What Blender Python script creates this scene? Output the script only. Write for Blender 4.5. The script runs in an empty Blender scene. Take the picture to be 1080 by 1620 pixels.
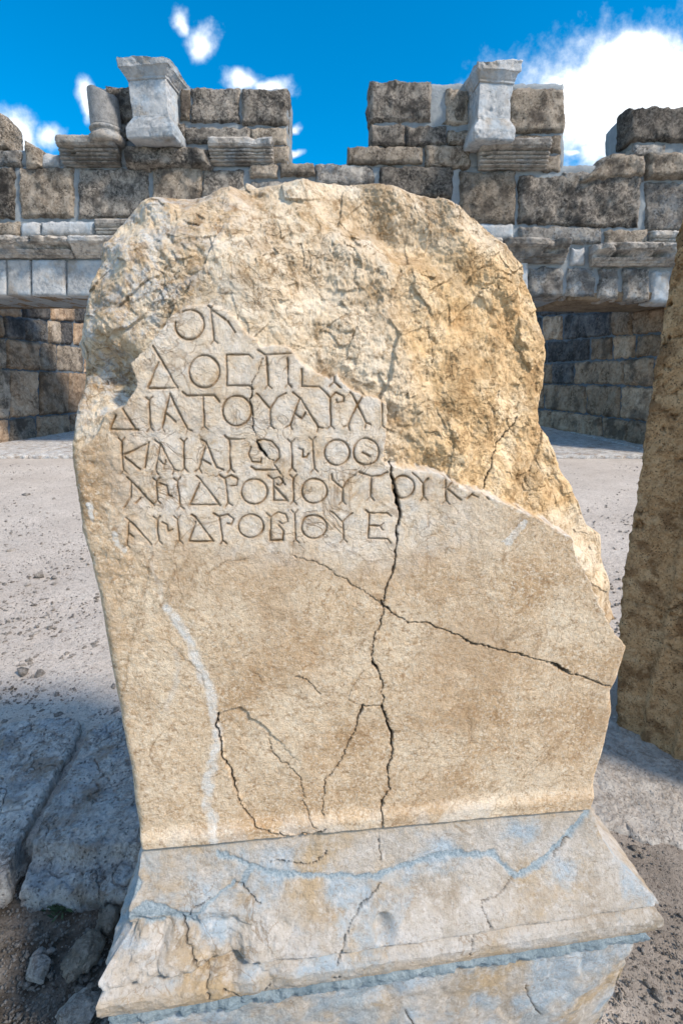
import bpy, math, random
import numpy as np
random.seed(7)
RNG = np.random.RandomState(11)
R = math.radians
scene = bpy.context.scene

# ------------------------------------------------------------------ camera
PITCH = R(15.5); EYE = 1.5; F = 760.0
cam_d = bpy.data.cameras.new('camera'); cam = bpy.data.objects.new('camera', cam_d)
scene.collection.objects.link(cam); scene.camera = cam
cam.location = (0, 0, EYE); cam.rotation_euler = (R(90) - PITCH, 0, 0)
cam_d.sensor_fit = 'HORIZONTAL'; cam_d.sensor_width = 24.0; cam_d.lens = 24.0 * F / 1080.0
cam_d.clip_start = 0.02; cam_d.clip_end = 900
cam_d.dof.use_dof = True; cam_d.dof.focus_distance = 0.9; cam_d.dof.aperture_fstop = 13.0

# ------------------------------------------------------------------ light
SUN_AZ = R(-30); SUN_EL = R(44)          # azimuth from +X, negative = towards the camera side
SUN_STRENGTH = 3.9; SKY_STRENGTH = 0.15
sd = bpy.data.lights.new('sun', 'SUN'); so = bpy.data.objects.new('sun', sd); scene.collection.objects.link(so)
sd.energy = SUN_STRENGTH; sd.angle = R(7); sd.color = (1.0, 0.865, 0.71)
svec = (math.cos(SUN_EL) * math.cos(SUN_AZ), math.cos(SUN_EL) * math.sin(SUN_AZ), math.sin(SUN_EL))
import mathutils
so.rotation_euler = mathutils.Vector(svec).to_track_quat('Z', 'Y').to_euler()
vs = scene.view_settings
vs.view_transform = 'Standard'; vs.look = 'None'; vs.gamma = 1.0; vs.use_curve_mapping = False; vs.exposure = 0.5
scene.cycles.use_denoising = True
scene.cycles.max_bounces = 5; scene.cycles.diffuse_bounces = 3

# ------------------------------------------------------------------ pixel helpers (photo 1080x1620)
CP, SP = math.cos(PITCH), math.sin(PITCH)
CAM = np.array([0, 0, EYE])
def ray(px, py):
    a = (px - 540) / F; b = (810 - py) / F
    return np.array([a, CP + b * SP, -SP + b * CP])
def proj(P):
    q = P - CAM
    f = q[..., 1] * CP - q[..., 2] * SP
    u = q[..., 1] * SP + q[..., 2] * CP
    f = np.maximum(f, 1e-3)
    return 540 + F * q[..., 0] / f, 810 - F * u / f
class Frame:
    def __init__(s, O, e1, e2, n):
        s.O = np.array(O, float); s.e1 = np.array(e1, float); s.e2 = np.array(e2, float); s.n = np.array(n, float)
    def bp(s, px, py, d=0.0):
        r = ray(px, py)
        t = (np.dot(s.O - CAM, s.n) + d) / np.dot(r, s.n)
        q = CAM + t * r - s.O
        return (np.dot(q, s.e1), np.dot(q, s.e2))
    def P(s, a, b, d):
        return s.O + np.multiply.outer(a, s.e1) + np.multiply.outer(b, s.e2) + np.multiply.outer(d, s.n)
def ground_pt(px, py, z=0.0):
    r = ray(px, py); t = (z - EYE) / r[2]; return CAM + t * r

# ------------------------------------------------------------------ numpy noise
_perm = RNG.permutation(256).astype(np.int64); _perm = np.concatenate([_perm, _perm, _perm])
_g = RNG.normal(size=(256, 3)); _g /= np.linalg.norm(_g, axis=1)[:, None]; _g = _g.astype(np.float32)
def perlin(p):
    p = np.asarray(p, np.float32)
    pi = np.floor(p).astype(np.int64); f = p - pi; pi &= 255
    w = f * f * f * (f * (f * 6 - 15) + 10)
    out = 0
    for dx in (0, 1):
        wx = w[..., 0] if dx else 1 - w[..., 0]
        for dy in (0, 1):
            wy = w[..., 1] if dy else 1 - w[..., 1]
            for dz in (0, 1):
                wz = w[..., 2] if dz else 1 - w[..., 2]
                h = _perm[_perm[_perm[(pi[..., 0] + dx) & 255] + ((pi[..., 1] + dy) & 255)] + ((pi[..., 2] + dz) & 255)]
                g = _g[h]
                out = out + wx * wy * wz * (g[..., 0] * (f[..., 0] - dx) + g[..., 1] * (f[..., 1] - dy) + g[..., 2] * (f[..., 2] - dz))
    return out * 1.5
def fbm(p, scale, octv=4, off=0.0, gain=0.5):
    s = 0; a = 1.0; q = np.asarray(p, np.float32) * scale + off
    for i in range(octv):
        s = s + a * perlin(q); q = q * 2.03 + 17.1; a *= gain
    return s
def scallop(u, v, scale, seed=0, tilt=0.6, k=1.0):
    """flake scars: a lower envelope of tilted bowls (0..~1)"""
    x = u * scale; y = v * scale; xi = np.floor(x).astype(int); yi = np.floor(y).astype(int)
    best = np.full(x.shape, 1e9, np.float32)
    rs = np.random.RandomState(seed); T = rs.rand(64, 64, 5).astype(np.float32)
    for dx in (-1, 0, 1):
        for dy in (-1, 0, 1):
            c = T[(xi + dx) & 63, (yi + dy) & 63]
            ex = x - (xi + dx + c[..., 0]); ey = y - (yi + dy + c[..., 1])
            h = c[..., 2] * 0.5 + (c[..., 3] - .5) * 2 * tilt * ex + (c[..., 4] - .5) * 2 * tilt * ey + k * (ex * ex + ey * ey)
            best = np.minimum(best, h)
    return best
def seg_dist(px, py, pts):
    """distance to a polyline, evaluated only near it"""
    d = np.full(px.shape, 1e3, np.float32); tt = np.zeros(px.shape, np.float32)
    n = len(pts) - 1
    for i in range(n):
        (x0, y0), (x1, y1) = pts[i], pts[i + 1]
        m = (px > min(x0, x1) - 30) & (px < max(x0, x1) + 30) & (py > min(y0, y1) - 30) & (py < max(y0, y1) + 30)
        if not m.any(): continue
        X = px[m]; Y = py[m]; L = (x1 - x0) ** 2 + (y1 - y0) ** 2 + 1e-9
        t = np.clip(((X - x0) * (x1 - x0) + (Y - y0) * (y1 - y0)) / L, 0, 1)
        q = np.hypot(X - x0 - t * (x1 - x0), Y - y0 - t * (y1 - y0))
        dm = d[m]; b = q < dm; dm[b] = q[b]; d[m] = dm
        tm = tt[m]; tm[b] = (i + t[b]) / n; tt[m] = tm
    return d, tt
def poly_sd(px, py, poly):
    """signed distance, positive inside"""
    d = np.full(px.shape, 1e9, np.float32); ins = np.zeros(px.shape, bool)
    n = len(poly)
    for i in range(n):
        (x0, y0), (x1, y1) = poly[i], poly[(i + 1) % n]
        L = (x1 - x0) ** 2 + (y1 - y0) ** 2 + 1e-9
        t = np.clip(((px - x0) * (x1 - x0) + (py - y0) * (y1 - y0)) / L, 0, 1)
        d = np.minimum(d, np.hypot(px - x0 - t * (x1 - x0), py - y0 - t * (y1 - y0)))
        if y0 != y1:
            c = ((y0 > py) != (y1 > py)) & (px < (x1 - x0) * (py - y0) / (y1 - y0) + x0)
            ins ^= c
    return np.where(ins, d, -d)
def sstep(a, b, x):
    t = np.clip((x - a) / (b - a), 0, 1); return t * t * (3 - 2 * t)

# ------------------------------------------------------------------ object helpers
COL = scene.collection
def tag(o, label=None, cat=None, group=None, kind=None):
    if label: o['label'] = label
    if cat: o['category'] = cat
    if group: o['group'] = group
    if kind: o['kind'] = kind
    return o
def empty(name, loc, label, cat, group=None):
    o = bpy.data.objects.new(name, None); COL.objects.link(o); o.location = loc
    o.empty_display_size = 0.2
    return tag(o, label, cat, group)
def link_mesh(name, V, faces, mat, parent=None, attrs=None, smooth=True):
    """faces: list of int arrays (Mx4 or Mx3); V in world metres"""
    me = bpy.data.meshes.new(name)
    V = np.asarray(V, np.float32)
    off = np.zeros(3, np.float32)
    if parent is not None: off = np.array(parent.matrix_basis.translation, np.float32) if parent.type == 'EMPTY' else off
    o = bpy.data.objects.new(name, me); COL.objects.link(o)
    if parent is not None: o.parent = parent
    ctr = V.mean(0); ctr[2] = V[:, 2].min()
    o.location = tuple(ctr - off)
    W = V - ctr
    me.vertices.add(len(W)); me.vertices.foreach_set('co', W.ravel())
    idx = np.concatenate([f.ravel() for f in faces]).astype(np.int32)
    tot = np.concatenate([np.full(len(f), f.shape[1], np.int32) for f in faces])
    st = np.concatenate([[0], np.cumsum(tot)[:-1]]).astype(np.int32)
    me.loops.add(len(idx)); me.loops.foreach_set('vertex_index', idx)
    me.polygons.add(len(tot)); me.polygons.foreach_set('loop_start', st)
    try: me.polygons.foreach_set('loop_total', tot)
    except Exception: pass
    if smooth: me.polygons.foreach_set('use_smooth', np.ones(len(tot), bool))
    me.update(calc_edges=True)
    for k, a in (attrs or {}).items():
        at = me.attributes.new(k, 'FLOAT', 'POINT'); at.data.foreach_set('value', np.asarray(a, np.float32))
    me.materials.append(mat)
    return o
def resample(pts, n):
    p = np.array(pts, float); s = np.concatenate([[0], np.cumsum(np.hypot(*(p[1:] - p[:-1]).T))])
    t = np.linspace(0, s[-1], n); return np.stack([np.interp(t, s, p[:, 0]), np.interp(t, s, p[:, 1])], 1)
def coons(Lc, Tc, Rc, Bc, nu, nv):
    L = resample(Lc, nv); Rr = resample(Rc, nv); T = resample(Tc, nu); B = resample(Bc, nu)
    u = np.linspace(0, 1, nu)[None, :, None]; v = np.linspace(0, 1, nv)[:, None, None]
    S = (1 - v) * B[None] + v * T[None] + (1 - u) * L[:, None] + u * Rr[:, None]
    S -= (1 - u) * (1 - v) * B[0] + u * (1 - v) * B[-1] + (1 - u) * v * T[0] + u * v * T[-1]
    return S[..., 0], S[..., 1]                 # (nv,nu)
def solid(name, mat, parent, fr, curves, depth, nu, nv, nd=6, dfun=None, r=0.03, amp=0.012, sc=6.0,
          wob=0.01, seed=0.0, side_amp=None, attrs=None):
    """closed rock: a Coons patch as its front face, extruded back by depth"""
    if len(curves) == 4 and not hasattr(curves[0][0], '__len__'):
        bl, br, tr, tl = curves; curves = ([bl, tl], [tl, tr], [br, tr], [bl, br])
    Lc, Tc, Rc, Bc = curves
    A, Bz = coons(Lc, Tc, Rc, Bc, nu, nv)
    P0 = fr.P(A, Bz, np.zeros_like(A))
    if wob:
        A = A + wob * fbm(P0, 3.0 / max(wob * 12, .05), 3, 3.3 + seed); Bz = Bz + wob * fbm(P0, 3.0 / max(wob * 12, .05), 3, 31.7 + seed)
    w = np.linalg.norm(P0[:, 0] - P0[:, -1], axis=-1).mean(); h = np.linalg.norm(P0[0] - P0[-1], axis=-1).mean()
    u = np.linspace(0, 1, nu)[None, :] * np.ones((nv, 1)); v = np.linspace(0, 1, nv)[:, None] * np.ones((1, nu))
    ed = np.minimum(np.minimum(u, 1 - u) * w, np.minimum(v, 1 - v) * h)
    att = {}
    if dfun is not None:
        D = dfun(A, Bz, u, v, P0, ed)
        if isinstance(D, tuple): D, att = D
    else:
        e = np.clip(ed / r, 0, 1)
        D = r * (1 - np.sqrt(np.clip(1 - (1 - e) ** 2, 0, 1))) + amp * fbm(P0, sc, 5, seed + 9.0)
    V = fr.P(A, Bz, D).reshape(-1, 3)
    idx = np.arange(nu * nv).reshape(nv, nu)
    fq = np.stack([idx[:-1, :-1], idx[:-1, 1:], idx[1:, 1:], idx[1:, :-1]], -1).reshape(-1, 4)
    per = np.concatenate([idx[0, :-1], idx[:-1, -1], idx[-1, :0:-1], idx[:0:-1, 0]])
    n = len(per); ca, cb = A.mean(), Bz.mean()
    a0 = A.ravel()[per]; b0 = Bz.ravel()[per]; d0 = D.ravel()[per]
    nx = np.roll(b0, -1) - np.roll(b0, 1); ny = -(np.roll(a0, -1) - np.roll(a0, 1)); ln = np.hypot(nx, ny) + 1e-9
    nx /= ln; ny /= ln
    rings = [per]; VV = [V]; base = len(V); sa = amp if side_amp is None else side_amp
    for k in range(1, nd + 1):
        t = k / nd; d = d0 * (1 - t) + depth * t
        pp = fr.P(a0, b0, d); q = sa * fbm(pp, sc, 4, seed + 9.0) * min(1, t * nd / 2)
        bulge = q + (r * .5 if dfun is None else 0) * min(1, k / 1.5) * (1 if k < nd else 0)
        VV.append(fr.P(a0 + nx * bulge, b0 + ny * bulge, d)); rings.append(base + np.arange(n)); base += n
    VV.append(fr.P(np.array([ca]), np.array([cb]), np.array([depth]))); cidx = base
    F4 = [fq]
    for k in range(nd):
        a, b = rings[k], rings[k + 1]
        F4.append(np.stack([a, b, np.roll(b, -1), np.roll(a, -1)], -1))
    last = rings[-1]
    F3 = np.stack([np.roll(last, -1), last, np.full(n, cidx)], -1)
    V = np.concatenate(VV)
    at = {}
    for kk, a in att.items():
        full = np.zeros(len(V), np.float32); full[:nu * nv] = a.ravel()
        pv = a.ravel()[per]
        for k in range(nd): full[nu * nv + k * n: nu * nv + (k + 1) * n] = pv
        at[kk] = full
    return link_mesh(name, V, [np.concatenate(F4), F3], mat, parent, at)
def rect_tube(name, mat, parent, fr, s0, s1, d0, d1, prof, nf, ns, nb, amp=.002, sc=20, seed=0, fun=None, clip=None, rows=None, skew=(0, 0)):
    """a rectangle swept up a moulding profile [(z, offset)]; fr.e2 is up, s along e1, d along n"""
    pz = np.array(prof, float)
    L = np.concatenate([[0], np.cumsum(np.hypot(*(pz[1:] - pz[:-1]).T))])
    rows = rows or len(prof)
    if rows > len(prof):
        tt = np.unique(np.concatenate([np.linspace(0, L[-1], rows - len(prof)), L]))
    else: tt = L
    Z = np.interp(tt, L, pz[:, 0]); O = np.interp(tt, L, pz[:, 1])
    # perimeter as unit rect coords (a,b) in [-1,1], CCW seen from above; front is b=-1
    def lin(n): return np.linspace(-1, 1, n, endpoint=False)
    a = np.concatenate([lin(nf), np.full(ns, 1.), -lin(nb), np.full(ns, -1.)])
    b = np.concatenate([np.full(nf, -1.), lin(ns), np.full(nb, 1.), -lin(ns)])
    cs, cd, hs, hd = (s0 + s1) / 2, (d0 + d1) / 2, (s1 - s0) / 2, (d1 - d0) / 2
    def pos(off):
        S = cs + a[None] * (hs + off) + off * skew[0]; D = cd + b[None] * (hd + off * (1 - skew[1] * (a[None] + 1) / 2 * (b[None] < 0)))
        return fr.P(S, np.broadcast_to(Z[:, None], S.shape), D)
    P0 = pos(O[:, None] * np.ones((1, len(a))))
    off = O[:, None] + amp * fbm(P0, sc, 5, seed)
    att = {}
    if fun is not None:
        dd, att = fun(P0); off = off + dd
    V = pos(off)
    if clip is not None: V = clip(V)
    nr, n = V.shape[:2]; V = V.reshape(-1, 3)
    idx = np.arange(nr * n).reshape(nr, n); F4 = []
    up = Z[-1] > Z[0]
    A_, B_ = idx[:-1], idx[1:]
    q = np.stack([A_, np.roll(A_, -1, 1), np.roll(B_, -1, 1), B_], -1).reshape(-1, 4)
    if not up: q = q[:, ::-1]
    c0 = V[idx[0]].mean(0); c1 = V[idx[-1]].mean(0)
    V = np.concatenate([V, [c0, c1]])
    f0 = np.stack([np.roll(idx[0], -1), idx[0], np.full(n, nr * n)], -1)
    f1 = np.stack([idx[-1], np.roll(idx[-1], -1), np.full(n, nr * n + 1)], -1)
    if not up: f0 = f0[:, ::-1]; f1 = f1[:, ::-1]
    at = {k: np.concatenate([x.ravel(), [0, 0]]) for k, x in att.items()}
    return link_mesh(name, V, [q, np.concatenate([f0, f1])], mat, parent, at)
_ico = None
def ico():
    t = (1 + 5 ** .5) / 2
    v = np.array([(-1, t, 0), (1, t, 0), (-1, -t, 0), (1, -t, 0), (0, -1, t), (0, 1, t), (0, -1, -t), (0, 1, -t), (t, 0, -1), (t, 0, 1), (-t, 0, -1), (-t, 0, 1)], float)
    v /= np.linalg.norm(v[0])
    f = np.array([(0, 11, 5), (0, 5, 1), (0, 1, 7), (0, 7, 10), (0, 10, 11), (1, 5, 9), (5, 11, 4), (11, 10, 2), (10, 7, 6), (7, 1, 8), (3, 9, 4), (3, 4, 2), (3, 2, 6), (3, 6, 8), (3, 8, 9), (4, 9, 5), (2, 4, 11), (6, 2, 10), (8, 6, 7), (9, 8, 1)])
    return v, f
def subdiv(v, f):
    v = [tuple(x) for x in v]; c = {}; nf = []
    def mid(a, b):
        k = (min(a, b), max(a, b))
        if k not in c:
            m = np.array(v[a]) + np.array(v[b]); m /= np.linalg.norm(m); c[k] = len(v); v.append(tuple(m))
        return c[k]
    for a, b, d in f:
        x, y, z = mid(a, b), mid(b, d), mid(d, a); nf += [(a, x, z), (b, y, x), (d, z, y), (x, y, z)]
    return np.array(v), np.array(nf)
I0 = ico(); I1 = subdiv(*I0); I2 = subdiv(*I1); I3 = subdiv(*I2); I4 = subdiv(*I3)
def rock(name, mat, ctr, dims, seed, rot=0, lvl=I3, parent=None, rough=.2):
    """an angular lump: an icosphere cut by random planes, then roughened"""
    rs = np.random.RandomState(seed); V = lvl[0].copy()
    for i in range(13):
        n = rs.normal(size=3); n /= np.linalg.norm(n); c = rs.uniform(.55, .85)
        q = V @ n; m = q > c; V[m] -= np.outer(q[m] - c, n)
    V *= (1 + rough * fbm(V, 2.2, 4, seed * 3.1))[:, None]
    V *= np.array(dims) / 2 / .8
    c, s = math.cos(rot), math.sin(rot); V = V @ np.array([[c, s, 0], [-s, c, 0], [0, 0, 1]])
    V += np.array(ctr)
    return link_mesh(name, V, [lvl[1]], mat, parent, smooth=True)

# ------------------------------------------------------------------ material helpers
class NT:
    def __init__(s, name, rough=.9):
        s.m = bpy.data.materials.new(name); s.m.use_nodes = True; s.t = s.m.node_tree; s.t.nodes.clear()
        s.out = s.t.nodes.new('ShaderNodeOutputMaterial'); s.b = s.t.nodes.new('ShaderNodeBsdfPrincipled')
        s.t.links.new(s.b.outputs[0], s.out.inputs[0]); s.b.inputs['Roughness'].default_value = rough
        s.b.inputs['Specular IOR Level'].default_value = .25
        s.tc = s.t.nodes.new('ShaderNodeTexCoord'); s.vec = s.tc.outputs['Object']
        s.hts = []
    def link(s, a, b):
        if isinstance(a, bpy.types.NodeSocket): s.t.links.new(a, b)
        else:
            if b.type == 'RGBA' and len(a) == 3: a = (*a, 1)
            b.default_value = a
    def noise(s, scale, det=4, rough=.55, dist=0, vec=None, off=0):
        n = s.t.nodes.new('ShaderNodeTexNoise'); n.inputs['Scale'].default_value = scale; n.inputs['Detail'].default_value = det
        n.inputs['Roughness'].default_value = rough; n.inputs['Distortion'].default_value = dist
        v = vec or s.vec
        if off: v = s.vadd(v, (off, off * .7, off * 1.3))
        s.t.links.new(v, n.inputs['Vector']); return n.outputs['Fac']
    def vadd(s, a, b, op='ADD'):
        n = s.t.nodes.new('ShaderNodeVectorMath'); n.operation = op; s.link(a, n.inputs[0])
        if op == 'SCALE': s.link(b, n.inputs[3])
        else: s.link(b, n.inputs[1])
        return n.outputs[0]
    def warp(s, amt, scale, vec=None):
        n = s.t.nodes.new('ShaderNodeTexNoise'); n.inputs['Scale'].default_value = scale; n.inputs['Detail'].default_value = 4
        s.t.links.new(vec or s.vec, n.inputs['Vector'])
        o = s.vadd(n.outputs['Color'], (.5, .5, .5), 'SUBTRACT'); o = s.vadd(o, amt, 'SCALE')
        return s.vadd(vec or s.vec, o)
    def voro(s, scale, feat='F1', vec=None, out='Distance'):
        n = s.t.nodes.new('ShaderNodeTexVoronoi'); n.feature = feat; n.inputs['Scale'].default_value = scale
        s.t.links.new(vec or s.vec, n.inputs['Vector']); return n.outputs[out]
    def math(s, op, a, b=0.0, clamp=False):
        n = s.t.nodes.new('ShaderNodeMath'); n.operation = op; n.use_clamp = clamp; s.link(a, n.inputs[0]); s.link(b, n.inputs[1]); return n.outputs[0]
    def mr(s, v, a, b, c=0.0, d=1.0):
        n = s.t.nodes.new('ShaderNodeMapRange'); n.clamp = True; s.link(v, n.inputs[0])
        for i, x in enumerate((a, b, c, d)): n.inputs[i + 1].default_value = x
        return n.outputs[0]
    def mix(s, f, a, b, mode='MIX'):
        n = s.t.nodes.new('ShaderNodeMix'); n.data_type = 'RGBA'; n.blend_type = mode
        s.link(f, n.inputs[0]); s.link(a, n.inputs[6]); s.link(b, n.inputs[7]); return n.outputs[2]
    def ramp(s, f, stops):
        n = s.t.nodes.new('ShaderNodeValToRGB'); s.link(f, n.inputs[0]); e = n.color_ramp.elements
        while len(e) < len(stops): e.new(.5)
        for k, (p, c) in enumerate(stops): e[k].position = p; e[k].color = (*c, 1)
        return n.outputs[0]
    def attr(s, name):
        n = s.t.nodes.new('ShaderNodeAttribute'); n.attribute_name = name; return n.outputs['Fac']
    def rnd(s):
        return s.t.nodes.new('ShaderNodeObjectInfo').outputs['Random']
    def geo(s, k):
        return s.t.nodes.new('ShaderNodeNewGeometry').outputs[k]
    def bump(s, h, dist, strength=1.0):
        n = s.t.nodes.new('ShaderNodeBump'); n.inputs['Distance'].default_value = dist; n.inputs['Strength'].default_value = strength
        s.link(h, n.inputs['Height'])
        if s.hts: s.t.links.new(s.hts[-1], n.inputs['Normal'])
        s.hts.append(n.outputs[0])
    def done(s, col):
        s.link(col, s.b.inputs['Base Color'])
        if s.hts: s.t.links.new(s.hts[-1], s.b.inputs['Normal'])
        return s.m

def hair(N, scale, off, w, warp=.5, det=5):
    """hairline: the zero crossing of a distorted noise"""
    n = N.noise(scale, det, .5, warp, off=off); a = N.math('ABSOLUTE', N.math('SUBTRACT', n, .5)); return N.mr(a, 0, w, 1, 0)
def mat_stele():
    N = NT('inscribed_marble', .85)
    V1 = N.warp(.06, 9)
    base = N.ramp(N.noise(6, 7, .66, vec=V1), [(.3, (.42, .265, .135)), (.46, (.63, .475, .315)), (.68, (.78, .66, .50))])
    fine = N.noise(75, 6, .75, vec=V1)
    base = N.mix(N.mr(fine, .38, .50, .6, 0), base, (.30, .17, .075))
    base = N.mix(N.mr(N.noise(135, 5, .8, off=51, vec=V1), .44, .37, 0, .65), base, (.24, .14, .07))
    base = N.mix(N.mr(N.noise(170, 4, .75), .5, .64, 0, .8), base, (.80, .71, .58))
    base = N.mix(N.mr(N.noise(3.2, 6, .7, off=41, vec=V1), .5, .62, 0, .55), base, (.42, .275, .155))
    br = N.attr('broken'); sun_tint = N.attr('sun_tint')
    cream = N.ramp(N.noise(18, 8, .75, vec=V1, off=3), [(.33, (.46, .31, .165)), (.45, (.70, .565, .40)), (.6, (.82, .73, .59))])
    col = N.mix(N.math('MULTIPLY', br, .9), base, cream)
    ins = N.attr('panel')
    pcol = N.ramp(N.noise(26, 8, .75, vec=V1, off=8), [(.33, (.58, .43, .28)), (.47, (.76, .655, .52)), (.62, (.84, .77, .68))])
    pcol = N.mix(N.mr(fine, .36, .46, .4, 0), pcol, (.40, .27, .13))
    col = N.mix(N.math('MULTIPLY', ins, .85), col, pcol)
    ochre = N.ramp(N.noise(14, 8, .72, vec=V1, off=5), [(.32, (.46, .255, .09)), (.48, (.76, .53, .28)), (.64, (.86, .70, .48))])
    col = N.mix(N.math('MULTIPLY', sun_tint, .85), col, ochre)  # warm light on the right broken side, tinted into the colour
    sky_tint = N.attr('sky_tint')
    bl = N.math('MULTIPLY', sky_tint, N.mr(N.noise(30, 7, .75, vec=V1, off=12), .47, .58))
    col = N.mix(N.math('MULTIPLY', bl, .65), col, (.46, .53, .60))  # bluish sky light on the upper left and panel, painted as patches
    st = N.math('MULTIPLY', br, N.mr(N.noise(9, 8, .75, vec=V1, off=33), .50, .60))
    col = N.mix(N.math('MULTIPLY', st, .5), col, (.29, .18, .08))
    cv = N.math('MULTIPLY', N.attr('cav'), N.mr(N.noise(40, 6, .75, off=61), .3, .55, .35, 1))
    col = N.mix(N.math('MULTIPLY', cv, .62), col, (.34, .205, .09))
    gr = N.math('MULTIPLY', N.mr(N.noise(55, 6, .78, vec=V1, off=21), .53, .60), br)
    col = N.mix(N.math('MULTIPLY', gr, .6), col, (.25, .155, .07))
    h1 = N.math('MULTIPLY', hair(N, 7, 1, .012, .8), N.mr(N.noise(5, 4, .6, off=2), .45, .58))
    h2 = N.math('MULTIPLY', hair(N, 16, 9, .016, 1.0), N.mr(N.noise(8, 4, .6, off=9), .46, .58))
    h3 = N.math('MULTIPLY', hair(N, 34, 15, .03, 1.2), N.mr(N.noise(10, 4, .6, off=19), .46, .6))
    lo = N.mr(N.math('ADD', br, N.attr('panel')), 0, 1, .35, 1)
    h2 = N.math('MULTIPLY', h2, lo); h3 = N.math('MULTIPLY', h3, lo)
    col = N.mix(N.math('MULTIPLY', h1, .5), col, (.20, .105, .035))
    col = N.mix(N.math('MULTIPLY', h2, .5), col, (.23, .12, .04))
    col = N.mix(N.math('MULTIPLY', h3, .4), col, (.25, .14, .05))
    wv = N.math('MULTIPLY', N.attr('vein_lit_edge'), N.mr(N.noise(50, 6, .75, off=4), .34, .56, .15, .95))
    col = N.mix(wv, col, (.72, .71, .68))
    col = N.mix(N.math('MULTIPLY', N.attr('dirt'), N.mr(N.noise(45, 4, .6, off=6), .3, .6, .45, .95)), col, (.27, .155, .06))
    col = N.mix(N.attr('crack'), col, (.05, .032, .018))
    N.bump(N.noise(70, 7, .78, vec=V1), .006, 1.0)
    N.bump(N.noise(330, 4, .75), .0016, 1.0)
    N.bump(N.math('MAXIMUM', h2, h3), -.0010, 1.0)
    return N.done(col)
def mat_base():
    N = NT('base_marble', .85)
    V1 = N.warp(.05, 10)
    col = N.ramp(N.noise(9, 6, .6, vec=V1), [(.3, (.33, .28, .22)), (.5, (.47, .43, .38)), (.7, (.56, .545, .53))])
    col = N.mix(N.mr(N.noise(5, 6, .65, off=3, vec=V1), .5, .62, 0, .8), col, (.46, .345, .21))
    col = N.mix(N.mr(N.noise(6.5, 6, .65, off=9, vec=V1), .48, .60, 0, .75), col, (.34, .45, .55))
    col = N.mix(N.mr(N.noise(60, 5, .7), .5, .66, 0, .55), col, (.64, .62, .60))
    col = N.mix(N.mr(N.noise(130, 5, .7, off=5), .52, .66, 0, .5), col, (.26, .20, .14))
    col = N.mix(N.math('MULTIPLY', hair(N, 11, 5, .014, .9), N.mr(N.noise(6, 3, .5, off=1), .5, .6, 0, .6)), col, (.22, .15, .08))
    col = N.mix(N.mr(N.noise(46, 7, .78, off=31, vec=V1), .40, .33, 0, .6), col, (.30, .24, .17))
    col = N.mix(N.math('MULTIPLY', N.attr('ochre'), .75), col, (.46, .34, .20))
    col = N.mix(N.attr('mortar'), col, N.ramp(N.noise(200, 5, .75), [(.35, (.16, .235, .29)), (.65, (.40, .48, .54))]))
    col = N.mix(N.attr('crack'), col, (.045, .035, .025))
    N.bump(N.noise(55, 7, .78, vec=V1), .007, 1.0); N.bump(N.noise(300, 4, .75), .0016, 1.0)
    return N.done(col)
def mat_rock(name, dark, mid, light, stain=None, sc=1.0, pit=.5, bump=.05, blue=0.0, lo=.35, hi=.65, pitcol=(.05, .045, .04), rndv=.35):
    N = NT(name, .95)
    N.vec = N.vadd(N.vec, N.vadd((31.0, 17.0, 53.0), N.rnd(), 'SCALE'))
    V1 = N.warp(.25 / sc, 2.5 * sc)
    col = N.ramp(N.noise(2.6 * sc, 8, .66, vec=V1), [(lo, dark), (.5, mid), (hi, light)])
    col = N.mix(N.mr(N.noise(14 * sc, 6, .75, off=4, vec=V1), .46, .58, 0, .7), col, light)
    if stain: col = N.mix(N.mr(N.noise(1.7 * sc, 6, .6, off=8), .52, .62, 0, .75), col, stain)
    if blue: col = N.mix(N.mr(N.noise(3.3 * sc, 5, .6, off=12), .5, .62, 0, blue), col, (.30, .40, .50))
    pf = N.voro(16 * sc, 'F1', N.warp(.06 / sc, 20 * sc)); pm = N.mr(N.noise(4 * sc, 4, .6, off=6), .40, .58)
    pf2 = N.noise(26 * sc, 5, .7, off=2)
    pits = N.math('MULTIPLY', N.mr(pf, .12, .34, 1, 0), pm)
    pits = N.math('MAXIMUM', pits, N.mr(pf2, .30, .42, 1, 0))
    col = N.mix(N.math('MULTIPLY', pits, pit), col, pitcol)
    r = N.mr(N.rnd(), 0, 1, 1 - rndv, 1 + rndv)
    g = N.t.nodes.new('ShaderNodeVectorMath'); g.operation = 'SCALE'; N.link(col, g.inputs[0]); N.link(r, g.inputs[3])
    N.bump(N.math('SUBTRACT', N.noise(8 * sc, 8, .72, vec=V1), N.math('MULTIPLY', pits, .5)), bump, 1.0)
    N.bump(N.noise(60 * sc, 4, .7), bump * .18, 1.0)
    return N.done(g.outputs[0])
def mat_mortar(name='mortar_grey', c0=(.20, .24, .28), c1=(.36, .40, .44), sc=1.0, b=.01):
    N = NT(name, .95)
    col = N.ramp(N.noise(3 * sc, 6, .7), [(.3, c0), (.7, c1)])
    col = N.mix(N.mr(N.noise(90 * sc, 4, .7), .5, .7, 0, .5), col, c0)
    N.bump(N.noise(30 * sc, 6, .75), b, 1.0)
    return N.done(col)
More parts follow.
